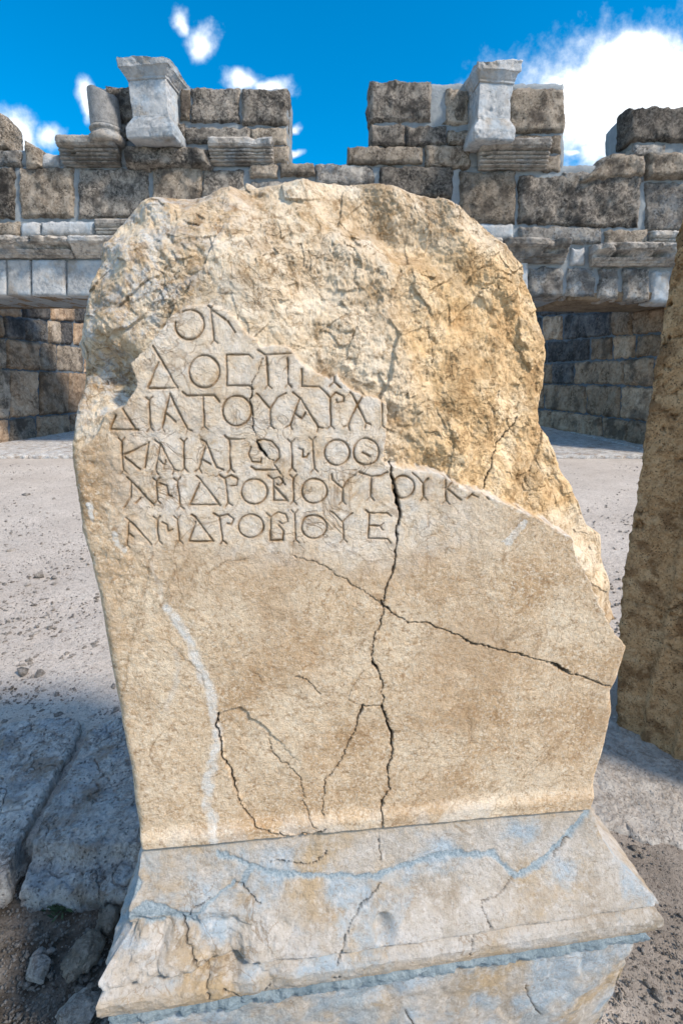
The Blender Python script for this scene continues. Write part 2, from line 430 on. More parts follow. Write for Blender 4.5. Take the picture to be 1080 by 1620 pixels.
def mat_ground():
    N = NT('dusty_gravel', .97)
    V1 = N.warp(.4, 1.2)
    col = N.ramp(N.noise(1.1, 7, .65, vec=V1), [(.3, (.46, .405, .355)), (.7, (.61, .555, .50))])
    col = N.mix(N.mr(N.noise(26, 6, .75), .48, .62, 0, .45), col, (.30, .255, .22))
    p1 = N.voro(70, 'F1', out='Color'); sep = N.t.nodes.new('ShaderNodeSeparateColor'); N.link(p1, sep.inputs[0])
    d1 = N.voro(70, 'F1'); stone = N.math('MULTIPLY', N.mr(d1, .25, .4, 1, 0), N.mr(sep.outputs[0], .62, .66))
    scol = N.ramp(sep.outputs[1], [(0, (.22, .14, .10)), (.3, (.30, .28, .27)), (.6, (.46, .43, .40)), (.9, (.58, .56, .52))])
    col = N.mix(stone, col, scol)
    d2 = N.voro(190, 'F1'); c2 = N.voro(190, 'F1', out='Color'); sp2 = N.t.nodes.new('ShaderNodeSeparateColor'); N.link(c2, sp2.inputs[0])
    stone2 = N.math('MULTIPLY', N.mr(d2, .25, .45, 1, 0), N.mr(sp2.outputs[0], .45, .5))
    col = N.mix(N.math('MULTIPLY', stone2, .8), col, N.ramp(sp2.outputs[1], [(0, (.12, .10, .09)), (.5, (.34, .31, .28)), (1, (.54, .50, .46))]))
    damp = N.attr('soil')
    col = N.mix(N.math('MULTIPLY', damp, N.mr(N.noise(9, 6, .7, off=3), .3, .6, .6, 1)), col, (.075, .06, .045))
    N.bump(N.noise(22, 7, .72), .016, .8); N.bump(stone, .006, 1); N.bump(stone2, .003, 1); N.bump(N.noise(300, 3, .7), .003, 1)
    return N.done(col)

M = {}
M['stele'] = mat_stele(); M['base'] = mat_base()
M['pointing'] = mat_mortar('joint_mortar', (.17, .245, .30), (.38, .46, .51), 6.0, .008)
M['mortar'] = mat_mortar('wall_mortar', (.20, .23, .26), (.34, .38, .41), 1.0, .03)
M['dark'] = mat_rock('weathered_conglomerate', (.04, .038, .037), (.17, .155, .14), (.52, .475, .42), stain=(.045, .043, .042), pit=.95, bump=.16, sc=1.5)
M['grey'] = mat_rock('grey_limestone', (.09, .088, .085), (.29, .275, .26), (.52, .49, .45), stain=(.08, .078, .078), pit=.75, bump=.09, sc=1.4, blue=.35)
M['tan'] = mat_rock('tan_travertine', (.11, .09, .07), (.33, .28, .225), (.58, .51, .43), stain=(.075, .065, .058), pit=.9, bump=.12, sc=1.5)
M['pale'] = mat_rock('pale_marble', (.20, .22, .24), (.33, .35, .37), (.46, .47, .48), stain=(.25, .225, .195), pit=.12, bump=.012, blue=.45, rndv=.12)
M['mould'] = mat_rock('moulded_marble', (.10, .10, .10), (.26, .24, .22), (.44, .41, .37), stain=(.065, .062, .06), pit=.3, bump=.02, blue=.25)
M['column'] = mat_rock('grey_granite', (.12, .125, .13), (.20, .205, .21), (.29, .29, .29), pit=.15, bump=.008, sc=3, rndv=.05)
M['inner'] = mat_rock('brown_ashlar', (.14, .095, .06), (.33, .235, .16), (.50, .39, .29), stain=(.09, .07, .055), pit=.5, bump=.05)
M['innerdark'] = mat_rock('dark_ashlar', (.03, .032, .038), (.085, .09, .10), (.22, .21, .20), stain=(.03, .035, .04), pit=.6, bump=.09)  # darker variant of the inner ashlar, mostly in the upper rows
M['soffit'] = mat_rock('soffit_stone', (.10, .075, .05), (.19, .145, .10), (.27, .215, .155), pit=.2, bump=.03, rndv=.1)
M['pier'] = mat_rock('brown_travertine', (.30, .17, .075), (.56, .35, .18), (.72, .51, .30), stain=(.22, .12, .055), sc=6.5, pit=.9, bump=.022, rndv=.05, pitcol=(.04, .025, .012))
M['footing'] = mat_rock('footing_stone', (.20, .175, .15), (.34, .31, .28), (.44, .42, .39), sc=5.0, pit=.15, bump=.008, rndv=.05)
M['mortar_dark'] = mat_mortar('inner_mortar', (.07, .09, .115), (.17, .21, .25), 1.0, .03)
M['slab'] = mat_rock('pavement_limestone', (.20, .165, .14), (.46, .44, .42), (.66, .64, .61), stain=(.30, .235, .18), sc=4.0, pit=.65, bump=.022, blue=.3, rndv=.08)
M['rubble'] = mat_rock('rubble_stone', (.14, .12, .10), (.30, .27, .24), (.46, .43, .40), sc=9.0, pit=.4, bump=.016, rndv=.3)
M['ground'] = mat_ground()

# ------------------------------------------------------------------ world: sky with clouds
def build_world():
    w = bpy.data.worlds.new('World'); scene.world = w; w.use_nodes = True; t = w.node_tree; t.nodes.clear()
    N = NT.__new__(NT); N.t = t; N.hts = []
    out = t.nodes.new('ShaderNodeOutputWorld'); bg = t.nodes.new('ShaderNodeBackground'); t.links.new(bg.outputs[0], out.inputs[0])
    sky = t.nodes.new('ShaderNodeTexSky'); sky.sky_type = 'NISHITA'; sky.sun_disc = False
    sky.sun_elevation = SUN_EL; sky.sun_rotation = math.pi / 2 - SUN_AZ
    sky.altitude = 50; sky.air_density = 1.0; sky.dust_density = .3; sky.ozone_density = 3.0
    tc = t.nodes.new('ShaderNodeTexCoord'); N.vec = tc.outputs['Generated']
    hs = t.nodes.new('ShaderNodeHueSaturation'); hs.inputs['Saturation'].default_value = 1.7; hs.inputs['Hue'].default_value = .492
    hs.inputs['Value'].default_value = 1.02
    t.links.new(sky.outputs[0], hs.inputs['Color'])
    sep = t.nodes.new('ShaderNodeSeparateXYZ'); t.links.new(N.vec, sep.inputs[0])
    X, Y, Z = sep.outputs
    Ys = N.math('MAXIMUM', Y, .02)
    comb = t.nodes.new('ShaderNodeCombineXYZ'); t.links.new(N.math('DIVIDE', X, Ys), comb.inputs[0]); t.links.new(N.math('DIVIDE', Z, Ys), comb.inputs[1])
    uv = comb.outputs[0]
    wv = N.warp(.10, 7, uv)
    blobs = [(985, 140, 130, 66, 1.35), (930, 180, 75, 62, 1.2), (1060, 215, 120, 95, 1.4), (940, 235, 42, 45, 1.0), (863, 112, 16, 18, .8),
             (388, 122, 22, 19, 1), (428, 130, 32, 14, 1), (325, 55, 24, 30, .95), (292, 25, 16, 26, .7), (15, 208, 34, 38, 1.1), (76, 218, 20, 20, 1),
             (133, 165, 10, 40, .9), (296, 131, 10, 7, .9), (462, 184, 8, 9, .9), (470, 236, 14, 9, .75), (905, 245, 22, 10, .9),
             (1010, 84, 70, 30, 1.2), (1330, 60, 200, 120, 1), (-330, 60, 150, 60, .9), (-150, 180, 90, 40, .9)]
    acc = None
    for (px, py, rx, ry, k) in blobs:
        r = ray(px, py); u0, v0 = r[0] / r[1], r[2] / r[1]
        ra = ray(px + rx, py); rb = ray(px, py - ry)
        ru = abs(ra[0] / ra[1] - u0); rv = abs(rb[2] / rb[1] - v0)
        d = N.vadd(wv, (u0, v0, 0), 'SUBTRACT'); d = N.vadd(d, (1 / ru, 1 / rv, 0), 'MULTIPLY')
        ln = t.nodes.new('ShaderNodeVectorMath'); ln.operation = 'LENGTH'; t.links.new(d, ln.inputs[0])
        q = N.math('SUBTRACT', k * 1.0, N.math('MULTIPLY', ln.outputs['Value'], .85))
        acc = q if acc is None else N.math('MAXIMUM', acc, q)
    fr_ = N.math('MULTIPLY', N.math('SUBTRACT', N.noise(15, 10, .64, vec=uv), .5), 2.0)
    msk = N.mr(N.math('ADD', acc, fr_), -.28, .62)
    msk = N.math('POWER', msk, 1.7)
    front = N.mr(Y, .03, .12)
    msk = N.math('MULTIPLY', msk, front)
    # unseen clouds over the rest of the sky, thickened as added white fill
    sc_ = N.mr(N.noise(3.2, 8, .6), .45, .60, 0, .9)
    side = N.mr(Y, .45, .05)
    msk = N.math('MAXIMUM', msk, N.math('MULTIPLY', sc_, side))
    shade = N.mr(N.noise(7, 6, .6, vec=uv, off=2), .3, .7)
    cc = N.mix(shade, (4.9, 5.5, 6.1), (7.4, 7.6, 7.8))
    col = N.mix(msk, hs.outputs[0], cc)
    t.links.new(col, bg.inputs['Color']); bg.inputs['Strength'].default_value = SKY_STRENGTH
build_world()

# ------------------------------------------------------------------ ground
def build_ground():
    def grade(a, b, n, pw):   # dense near zero
        t = np.linspace(-1, 1, n); return np.sign(t) * (abs(t) * a + abs(t) ** pw * (b - a))
    xs = grade(2.2, 70, 460, 5); t = np.linspace(0, 1, 420); ys = -1.5 + 5.0 * t + 90 * t ** 6
    X, Y = np.meshgrid(xs, ys); P = np.stack([X, Y, np.zeros_like(X)], -1)
    Z = .02 * fbm(P, 1.1, 3) + .008 * fbm(P, 7, 4) * np.exp(-((X / 5) ** 2)) + .003 * fbm(P, 30, 3)
    flat = sstep(7, 9.5, Y); Z = Z * (1 - flat * .8)
    px, py = proj(P)
    # earth hollow at the near left, below the slabs and beside the pedestal
    soil = sstep(-.25, -.45, X) * sstep(1.28, 1.12, Y) * sstep(-1.5, -1.0, X)
    soil = np.clip(soil + .6 * sstep(1.25, .9, Y) * sstep(.1, -.2, X), 0, 1)
    right = .62 * sstep(.62, .8, X) * sstep(1.75, 1.45, Y) * sstep(2.6, 2.0, X)
    Z -= .035 * soil; Z += .012 * fbm(P, 14, 4, 5) * soil
    V = np.stack([X, Y, Z], -1).reshape(-1, 3); nv, nu = X.shape
    idx = np.arange(nu * nv).reshape(nv, nu)
    fq = np.stack([idx[:-1, :-1], idx[:-1, 1:], idx[1:, 1:], idx[1:, :-1]], -1).reshape(-1, 4)
    o = link_mesh('ground', V, [fq], M['ground'], attrs={'soil': np.maximum(soil, right).ravel()})
    tag(o, 'pale dusty gravel ground of the ancient site', kind='structure')
build_ground()

def build_gravel():
    v, f = I0; n = 8000; rs = np.random.RandomState(5)
    VV = []; FF = []; k = 0
    for i in range(n):
        r = rs.rand()
        if r < .55:  # left field
            px = rs.uniform(-120, 230); py = 735 + 410 * rs.rand() ** 1.3
            size = rs.uniform(.003, .008) * (1 + 1.2 * (rs.rand() > .93)) * (1 + (rs.rand() > .96) * 1.6)
        elif r < .75:
            px = rs.uniform(0, 200); py = rs.uniform(1380, 1700); size = rs.uniform(.0015, .005) * (1 + (rs.rand() > .95) * 1.5)
        elif r < .83:
            px = rs.uniform(860, 1040); py = 735 + 300 * rs.rand(); size = rs.uniform(.005, .014)
        else:
            px = rs.uniform(930, 1220); py = rs.uniform(1240, 1700); size = rs.uniform(.0015, .0048) * (1 + (rs.rand() > .97) * 1.5)
        g = ground_pt(px, py)
        z = -.03 if (g[0] < -.35 and g[1] < 1.2) else 0.0
        s = v * (1 + .35 * rs.normal(size=(12, 1))) * size * np.array([1, rs.uniform(.6, 1), rs.uniform(.45, .8)])
        a = rs.rand() * 6.28; c, q = math.cos(a), math.sin(a); s = s @ np.array([[c, q, 0], [-q, c, 0], [0, 0, 1]])
        VV.append(s + np.array([g[0], g[1], z + size * .25])); FF.append(f + k); k += 12
    o = link_mesh('gravel', np.concatenate(VV), [np.concatenate(FF)], M['rubble'], smooth=False)
    tag(o, 'loose gravel and pebbles scattered over the dusty ground', kind='stuff')
build_gravel()

# ------------------------------------------------------------------ the inscribed pedestal
SL = .110; TH = math.atan(SL)
E1 = np.array([math.cos(TH), math.sin(TH), 0]); NN = np.array([-math.sin(TH), math.cos(TH), 0])
r0 = ray(225, 1340); h0 = .85 / -r0[2]; O0 = np.array([0, 0, 0.]); p0 = CAM + h0 * r0
O0[:2] = p0[:2]
ST = Frame(O0, E1, (0, 0, 1), NN)          # s along the face, z up, d into the stone
r1 = ray(930, 1272); s_right = ST.bp(930, 1272)[0]
stele = empty('inscribed_pedestal', (float((O0 + E1 * s_right / 2)[0]), float((O0 + E1 * s_right / 2)[1]) + .2, 0),
              'large broken cream marble pedestal with carved Greek inscription on a moulded base', 'inscribed pedestal')

LETTERS = []   # polylines in photo pixels of the inscribed face
def stroke(*p, s=''):
    LETTERS.append((list(p), s))
def oval(cx, cy, rx, ry, a0=0, a1=360):
    n = 22; LETTERS.append(([(cx + rx * math.cos(R(a0 + (a1 - a0) * i / n)), cy + ry * math.sin(R(a0 + (a1 - a0) * i / n))) for i in range(n + 1)], ''))
# line 1  ON
oval(299.5, 513.3, 23, 24, -120, 190); stroke((333, 487), (338, 538), s='be'); stroke((335, 490), (356, 505)); stroke((360, 508), (372, 526))
# line 2
stroke((241, 547), (281, 614)); stroke((250, 573), (234, 612)); stroke((234, 614), (281, 614)); oval(323, 588, 24, 26)
stroke((358, 561), (359, 610)); stroke((358, 561), (393, 561), (400, 567)); stroke((359, 610), (394, 610), (400, 616))
stroke((407, 553), (419, 561), (461, 559)); stroke((421, 564), (424, 609), s='e'); stroke((454, 567), (456, 607), s='e')
stroke((477, 584), (477, 611)); stroke((477, 611), (505, 612), (519, 625)); stroke((512, 573), (512, 595)); stroke((528, 593), (528, 604), (539, 613)); stroke((528, 604), (521, 611))
# line 3
stroke((190, 641), (213, 679)); stroke((182, 657), (173, 679)); stroke((173, 679.5), (218, 680)); stroke((235.5, 634), (237, 677), s='be')
stroke((268, 623), (296, 679), s='e'); stroke((267, 626), (256, 677), s='e'); stroke((261, 652), (277, 667)); stroke((288, 620), (295, 626), (338, 625), (347, 636)); stroke((320.5, 627), (323, 674), s='e')
oval(374.5, 650, 23, 24); stroke((412, 629), (427, 647)); stroke((439, 629), (427, 647)); stroke((427, 647), (428, 673), s='e'); stroke((405, 622), (412, 629)); stroke((439, 629), (452, 622))
stroke((474, 629), (459, 673), s='e'); stroke((463, 621), (475, 630), (503, 675.5), s='e'); stroke((465.5, 653), (477, 663), (483, 653))
stroke((515, 622), (522, 629), (523, 673), s='e'); stroke((523, 629), (532, 621), (543, 627), (543, 635.5), (533, 637), (532, 632))
stroke((553, 621), (557, 624), (579, 669), s='e'); stroke((574, 626), (562, 647), (550, 673), s='e'); stroke((604.5, 633), (604.5, 673), s='be')
# line 4
stroke((191, 699), (194.5, 744.5), s='be'); stroke((232, 703), (197, 719)); stroke((197, 723), (221, 743)); stroke((234.5, 700), (229, 740)); stroke((253, 702), (245.5, 744.5), s='e'); stroke((254.5, 704), (274.5, 743), s='e'); stroke((244, 697), (254, 704)); stroke((251, 727), (259, 736), (262, 728))
stroke((290, 700), (291, 741), s='be'); stroke((325.6, 700), (314.5, 742), s='e'); stroke((318, 696), (326, 701), (342, 740), (352, 744)); stroke((321, 728), (333, 735))
stroke((362, 694.5), (364.5, 742), s='e'); stroke((355, 690), (361, 695), (385.5, 695)); stroke((407, 697), (418, 695), (430, 699), (440, 710), (442, 724), (436, 731)); stroke((396, 708), (393, 719), (399, 731), (412, 732), (413, 726)); stroke((397, 739), (404, 744), (439, 744))
stroke((460.6, 701), (462, 741), s='be'); stroke((494, 697), (496.5, 741), s='be'); stroke((472, 710), (479, 712), (479, 723), (485, 724), (488, 718)); oval(533, 716, 20, 20); oval(579, 715, 20, 21); stroke((573, 716), (584, 722))
# line 5
stroke((200, 756), (206.7, 762), (205.6, 786.7), (194.5, 804.5)); stroke((209, 764.5), (243, 800)); stroke((221, 789), (214, 796)); stroke((246.7, 762), (248, 792), s='be'); stroke((252, 765.6), (263, 769), (265.6, 784.5), (271, 785.6)); stroke((280, 762), (284.5, 801), s='be')
stroke((310, 754), (316.7, 759), (347.8, 800)); stroke((315.6, 764.5), (300, 799)); stroke((300, 799.5), (345, 799)); stroke((347, 752), (355.6, 758), (361, 795.6), s='e'); stroke((355.6, 757), (365.6, 752), (375.6, 758), (374.5, 769), (365.6, 769)); oval(402, 778.5, 20.5, 20)
stroke((424, 753), (431.7, 759), (433, 791)); stroke((432, 758), (442, 755), (448, 763), (442, 769), (437, 766)); stroke((434, 770), (455, 793)); stroke((432, 792.5), (453, 792.5)); stroke((463.6, 757.5), (464, 793), s='be'); oval(497, 777, 20, 19.5)
stroke((524, 750), (525, 759), (541.6, 772.6)); stroke((541.6, 772.6), (550, 760), (561, 752)); stroke((541.6, 772.6), (541.6, 793), s='e'); stroke((568, 747), (587, 754), (603, 753), (612, 747)); stroke((587, 754), (586, 786), s='e')
oval(637.8, 771, 17, 18); stroke((652, 748), (660, 755), (669, 765.6)); stroke((669, 765.6), (677, 757)); stroke((669, 765.6), (670, 786), s='e'); stroke((705, 752.6), (704.7, 791.5), s='e'); stroke((706.5, 773), (728.5, 791.5)); stroke((720, 758), (708, 771)); stroke((746.7, 781), (739, 789)); stroke((745, 782), (756, 787)); stroke((762, 780), (772.6, 790))
# line 6
stroke((203, 826.7), (200, 862), s='e'); stroke((198, 820), (206.7, 826.7), (239, 862)); stroke((203, 845), (210, 851)); stroke((247.8, 823), (250, 855.5), s='be'); stroke((255.6, 826.7), (264, 831), (265.6, 842), (273, 838)); stroke((280, 822), (283, 855.5), s='be')
stroke((303, 815), (310, 821), (336.7, 856.7)); stroke((309, 826.7), (299, 856.7)); stroke((299, 857.5), (337, 857)); stroke((337, 813), (345.6, 817.8), (352, 855.5), s='e'); stroke((345.6, 817.8), (359, 814.5), (369, 822), (365.6, 831), (359, 829)); oval(396.5, 833, 20, 18.5)
stroke((421, 812), (428, 819), (427, 855)); stroke((428, 819), (440, 811), (452, 814), (455, 826), (446, 830.5), (441, 826)); stroke((440, 832), (448, 841), (447, 855), (427, 855.5)); stroke((466, 813), (467.5, 853.6), s='be'); oval(496.5, 834, 20, 18.5)
stroke((521, 809), (528, 813), (541.6, 826)); stroke((556.7, 812), (541.6, 826)); stroke((542, 826), (543, 853), s='e'); stroke((584.4, 812), (582, 852.5)); stroke((578, 807), (584, 812), (612, 812.4), (618, 817)); stroke((584, 831.6), (600.6, 833), s='e'); stroke((582, 852.5), (612, 852.5), (618, 860))

CRACKS = [  # (points, width px at start, at end, depth m)
    ([(618, 735), (622, 765), (628, 790), (632, 812), (628, 845), (622, 900), (612, 930), (606, 955)], 3.5, 1.0, .02),
    ([(624, 775), (629, 795), (632, 815), (630, 830)], 5.5, 3.5, .03),
    ([(465, 880), (500, 888), (545, 918), (575, 938), (603, 958)], .8, 1.6, .010),
    ([(600, 952), (606, 958), (614, 964)], 3.5, 3.0, .02),
    ([(614, 964), (628, 975), (645, 986), (672, 986), (700, 998), (745, 1017), (800, 1030), (862, 1048), (905, 1067), (940, 1078), (968, 1090)], 1.8, 1.6, .012),
    ([(872, 1050), (885, 1055), (900, 1063)], 3.2, 2.4, .02), ([(745, 1018), (755, 1022)], 2.5, 1.5, .012), ([(815, 1034), (830, 1039)], 2, 1.6, .012),
    ([(608, 962), (602, 985), (589, 1008), (587, 1035), (596, 1055), (603, 1078), (606, 1100), (603, 1116)], 1.6, 1.4, .012),
    ([(589, 1047), (596, 1058)], 3.2, 2.6, .015),
    ([(603, 1116), (611, 1140), (621, 1165), (620, 1190), (614, 1210), (614, 1250), (606, 1262), (603, 1275), (601, 1320)], 2.8, .9, .018),
    ([(611, 1140), (621, 1162), (620, 1188)], 3.2, 2.5, .02),
    ([(603, 1116), (585, 1119), (570, 1116)], 1.4, 1.4, .010), ([(573, 1116), (567, 1130), (563, 1150)], 3.0, 1.6, .015),
    ([(563, 1150), (550, 1180), (537, 1208), (515, 1235), (512, 1262), (510, 1290)], 1.4, .8, .010),
    ([(552, 1105), (562, 1112), (570, 1117)], .9, 1.0, .006), ([(575, 1060), (560, 1080), (552, 1102)], .8, .8, .006),
    ([(345, 1130), (342, 1150), (350, 1175), (351, 1198), (365, 1222), (372, 1248), (385, 1282), (405, 1304), (440, 1314), (475, 1318), (498, 1316), (515, 1305)], 2.6, 1.6, .010),
    ([(462, 1318), (480, 1312), (500, 1316)], 2.2, 1.6, .010),
    ([(425, 1170), (430, 1192), (455, 1213), (475, 1233), (479, 1262), (490, 1295), (500, 1308)], 1.3, 1.0, .008),
    ([(468, 1070), (482, 1072), (495, 1086), (507, 1099)], 1.2, 1.8, .008), ([(400, 1062), (408, 1070), (414, 1080)], .8, 1.0, .005),
    ([(417, 566), (410, 582), (399, 609), (398, 633), (400, 678), (407, 695), (408, 707), (419, 718), (432, 731), (441, 747), (450, 768)], .9, 1.1, .010),
    ([(399, 612), (398, 650), (400, 680)], 1.4, 1.4, .014), ([(408, 700), (414, 712), (421, 720)], 4.0, 3.0, .008),
    ([(262, 1010), (300, 1050), (318, 1068), (326, 1090)], .7, 1.0, .005), ([(330, 905), (355, 890), (390, 884)], .8, .6, .005),
    ([(455, 878), (480, 884), (500, 888)], .7, .8, .006), ([(740, 1120), (745, 1150), (742, 1180)], .5, .6, .004),
    ([(235, 890), (225, 960), (208, 1010), (200, 1060), (190, 1120)], .6, .5, .004), ([(300, 880), (270, 920), (255, 960)], .6, .5, .004),
    ([(855, 665), (835, 690), (815, 705), (790, 745), (775, 778)], 1.2, 3.0, .012), ([(576, 545), (566, 565), (556, 568)], .8, .8, .005),
    ([(640, 520), (642, 560), (636, 590)], .6, 1.0, .005), ([(385, 420), (400, 450), (404, 480)], .8, .7, .005),
    ([(455, 560), (440, 575)], .8, .8, .004), ([(693, 520), (700, 550), (698, 575)], .8, 1.4, .008), ([(728, 560), (735, 600)], 1.0, .6, .006)]

def dep_ctrl():
    C = [  # px, py, depth m of the broken parts
        (200, 345, .10), (300, 305, .12), (420, 288, .125), (540, 286, .125), (660, 296, .125), (750, 345, .125), (820, 410, .125), (848, 480, .12), (866, 560, .115), (860, 620, .105),
        (250, 345, .07), (340, 330, .065), (430, 320, .075), (520, 318, .085), (620, 325, .09), (700, 345, .095),
        (165, 420, .075), (150, 470, .055), (132, 510, .06), (128, 580, .06), (122, 630, .035), (112, 690, .012),
        (230, 400, .04), (300, 400, .030), (370, 380, .038), (430, 370, .052), (490, 350, .06), (560, 345, .10), (600, 365, .128), (650, 388, .122), (685, 420, .10), (630, 330, .085), (580, 400, .055), (520, 400, .045),
        (190, 470, .030), (250, 460, .020), (320, 440, .012), (380, 430, .010), (420, 450, .022), (470, 440, .035), (540, 460, .038), (600, 450, .045), (660, 440, .060), (720, 400, .075), (780, 440, .09),
        (420, 500, .012), (440, 530, .008), (480, 520, .026), (520, 530, .028), (560, 540, .030), (610, 530, .034), (490, 570, .016), (540, 590, .016), (590, 600, .020),
        (170, 520, .018), (200, 540, .010), (180, 580, .072), (195, 612, .066), (165, 620, .040), (150, 560, .040), (205, 650, .004), (160, 660, .010),
        (640, 600, .032), (650, 660, .036), (660, 710, .036), (630, 680, .03), (700, 560, .055), (700, 640, .050), (700, 720, .042), (760, 520, .075), (760, 600, .066), (760, 680, .060), (760, 740, .046), (720, 750, .026),
        (820, 540, .095), (820, 620, .090), (810, 680, .078), (850, 680, .090), (790, 780, .030), (830, 760, .060), (870, 740, .085), (840, 805, .030), (890, 800, .070), (880, 830, .035), (930, 840, .075),
        (925, 900, .035), (955, 880, .078), (945, 960, .03), (970, 940, .075), (985, 1000, .055), (993, 1040, .03), (985, 1075, .012), (660, 480, .058), (700, 470, .065), (740, 480, .095), (770, 560, .088), (690, 590, .062), (800, 500, .082), (455, 395, .05), (520, 430, .05), (395, 440, .008), (350, 470, .006), (300, 350, .05), (270, 380, .03), (215, 430, .028)]
    out = []
    for px, py, d in C:
        s, z = ST.bp(px, py, d); out.append((s, z, d))
    return np.array(out, np.float32)
PANEL = [(150, 690), (165, 655), (195, 640), (215, 612), (205, 575), (235, 545), (262, 505), (290, 485), (335, 478), (372, 500), (385, 520), (405, 535), (412, 548), (455, 548), (466, 560), (480, 578), (505, 590), (520, 600), (532, 590), (550, 612), (575, 625), (600, 632), (614, 640), (612, 690), (606, 728),
         (612, 736), (640, 740), (680, 745), (705, 752), (730, 770), (760, 778), (800, 795), (830, 808), (855, 822), (885, 838), (905, 850), (912, 880), (932, 915), (948, 950), (960, 975), (972, 1000), (990, 1020), (1020, 1040), (1050, 1400), (100, 1400), (60, 760)]
def build_shaft():
    def B(pts): return [ST.bp(x, y, d) for x, y, d in pts]
    left = B([(225, 1337, 0), (213, 1290, .0), (205, 1220, .0), (190, 1150, .0), (178, 1090, .0), (165, 1020, .0), (155, 960, .002), (142, 900, .004), (128, 850, .006), (120, 800, .006), (112, 740, .01), (110, 700, .012),
              (113, 660, .02), (125, 620, .04), (130, 580, .05), (128, 540, .05), (135, 490, .06), (150, 450, .07), (165, 420, .085), (170, 385, .095), (188, 358, .10)])
    top = B([(188, 358, .10), (215, 335, .11), (255, 318, .115), (275, 312, .115), (300, 310, .118), (350, 297, .12), (420, 292, .125), (470, 289, .125), (540, 289, .125), (600, 294, .125), (660, 300, .125), (705, 315, .125), (750, 345, .125), (800, 385, .125)])
    right = B([(930, 1274, 0), (945, 1230, 0), (960, 1180, 0), (972, 1130, 0), (969, 1095, .003), (982, 1075, .0), (988, 1040, .004), (985, 1008, .02), (974, 980, .07), (970, 930, .078), (956, 880, .08), (950, 845, .08), (928, 830, .082), (905, 780, .088), (885, 740, .095), (868, 692, .10), (852, 668, .10),
               (862, 612, .11), (866, 560, .118), (860, 515, .12), (846, 470, .122), (830, 425, .125), (800, 385, .125)])
    bot = [left[0], right[0]]
    ctrl = dep_ctrl()
    outline = left + top[1:] + right[::-1][1:]
    def dfun(S, Z, u, v, P0, ed):
        px, py = proj(P0)
        wx = px + 3.2 * fbm(P0, 45, 4, 1.1) + 1.5 * fbm(P0, 160, 2, 7); wy = py + 3.2 * fbm(P0, 45, 4, 5.1) + 1.5 * fbm(P0, 160, 2, 3)
        sdp = poly_sd(wx, wy, PANEL)
        brk = sstep(2.0, -2.5, sdp)                      # 1 = broken away
        num = np.zeros_like(S); den = np.full_like(S, 1e-6); sg = .024
        S2 = S + .008 * fbm(P0, 14, 3, 2.2); Z2 = Z + .008 * fbm(P0, 14, 3, 8.8)
        for s, z, d in ctrl:
            w = np.exp(-((S2 - s) ** 2 + (Z2 - z) ** 2) / (2 * sg * sg)); num += w * d; den += w
        big = num / den * sstep(1e-6, 2e-2, den - 1e-6) + .0
        # fracture relief
        Q = P0 + .018 * np.stack([fbm(P0, 12, 3, 1.), fbm(P0, 12, 3, 2.), fbm(P0, 12, 3, 3.)], -1)
        su = Q @ E1; sv = Q[..., 2]
        sun_tint = sstep(590, 700, px + 30 * fbm(P0, 8, 2)) * sstep(300, 420, py + 20 * fbm(P0, 8, 2, 4))
        r1_ = scallop(su, sv, 13, 3, 1.1, .5) * (1 - sun_tint) + scallop(su, sv * .6, 15, 13, 1.1, .5) * sun_tint; r2_ = scallop(su * .8 + sv * .6, sv * .8 - su * .6, 36, 5, 1.3, .35); r3_ = scallop(su + .3 * sv, sv, 90, 8, 1.4, .3)
        rdg = 1 - np.abs(fbm(P0 + .006 * np.stack([fbm(P0, 60, 2, 1.)] * 3, -1), 26, 4, 6., .6))
        r0_ = scallop(su * .9 - sv * .4, sv * .9 + su * .4, 6.5, 21, 1.2, .5); md = sstep(-.35, .45, fbm(P0, 7, 3, 12.)); mf = sstep(-.3, .4, fbm(P0, 11, 3, 15.))
        rough = (.014 * r0_ + .013 * r1_ + (.001 + .0052 * md) * r2_ + (.0005 + .0024 * mf) * r3_ - .0045 * rdg * .6 + .009 * fbm(P0, 7, 3, 31.) + .0022 * fbm(P0, 90, 4, 4., .65))
        br_edge = sstep(860, 900, px) * sstep(800, 840, py); rough = rough * (1 - .5 * br_edge)
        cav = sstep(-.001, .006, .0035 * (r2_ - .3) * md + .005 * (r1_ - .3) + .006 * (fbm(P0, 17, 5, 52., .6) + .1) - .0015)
        damp = sstep(.002, .03, big)
        step_up = .006
        Dbrk = np.maximum(big, .0) + step_up + rough * (.35 + .65 * damp)
        Dbrk = np.maximum(Dbrk, .0025 + .3 * rough)
        # dressed face: slightly uneven, pecked
        Dp = .0022 * fbm(P0, 5, 2, 3.) + .0010 * fbm(P0, 35, 4, 9.) + .0004 * fbm(P0, 140, 3, 2.)
        # lower left flank of the face is coarser
        lft = sstep(300, 170, px + 25 * fbm(P0, 8, 3)) * sstep(1150, 850, py)
        Dp += lft * (.0025 * np.abs(fbm(P0, 40, 4, 8.)) + .006 * sstep(200, 120, px))
        Dp += lft * .002 * (scallop(su, sv, 60, 4) - .3)
        # spalled sheet right of the long crack
        sp = sstep(0, 3, poly_sd(wx, wy, [(342, 1130), (350, 1175), (351, 1198), (372, 1248), (385, 1282), (405, 1304), (475, 1318), (515, 1303), (505, 1260), (470, 1200), (420, 1150), (380, 1118)]))
        Dp += .004 * sp * sstep(520, 380, px)
        # small flare at the foot
        foot = sstep(.705, .668, Z); Dp -= .010 * foot * foot
        # letters
        dirt = np.zeros_like(S); groove = np.zeros_like(S)
        gw = .86 + .35 * fbm(P0, 40, 3, 77.); lx = px + .7 * fbm(P0, 60, 2, 1.); ly = py + .7 * fbm(P0, 60, 2, 5.)
        halo = np.zeros_like(S)
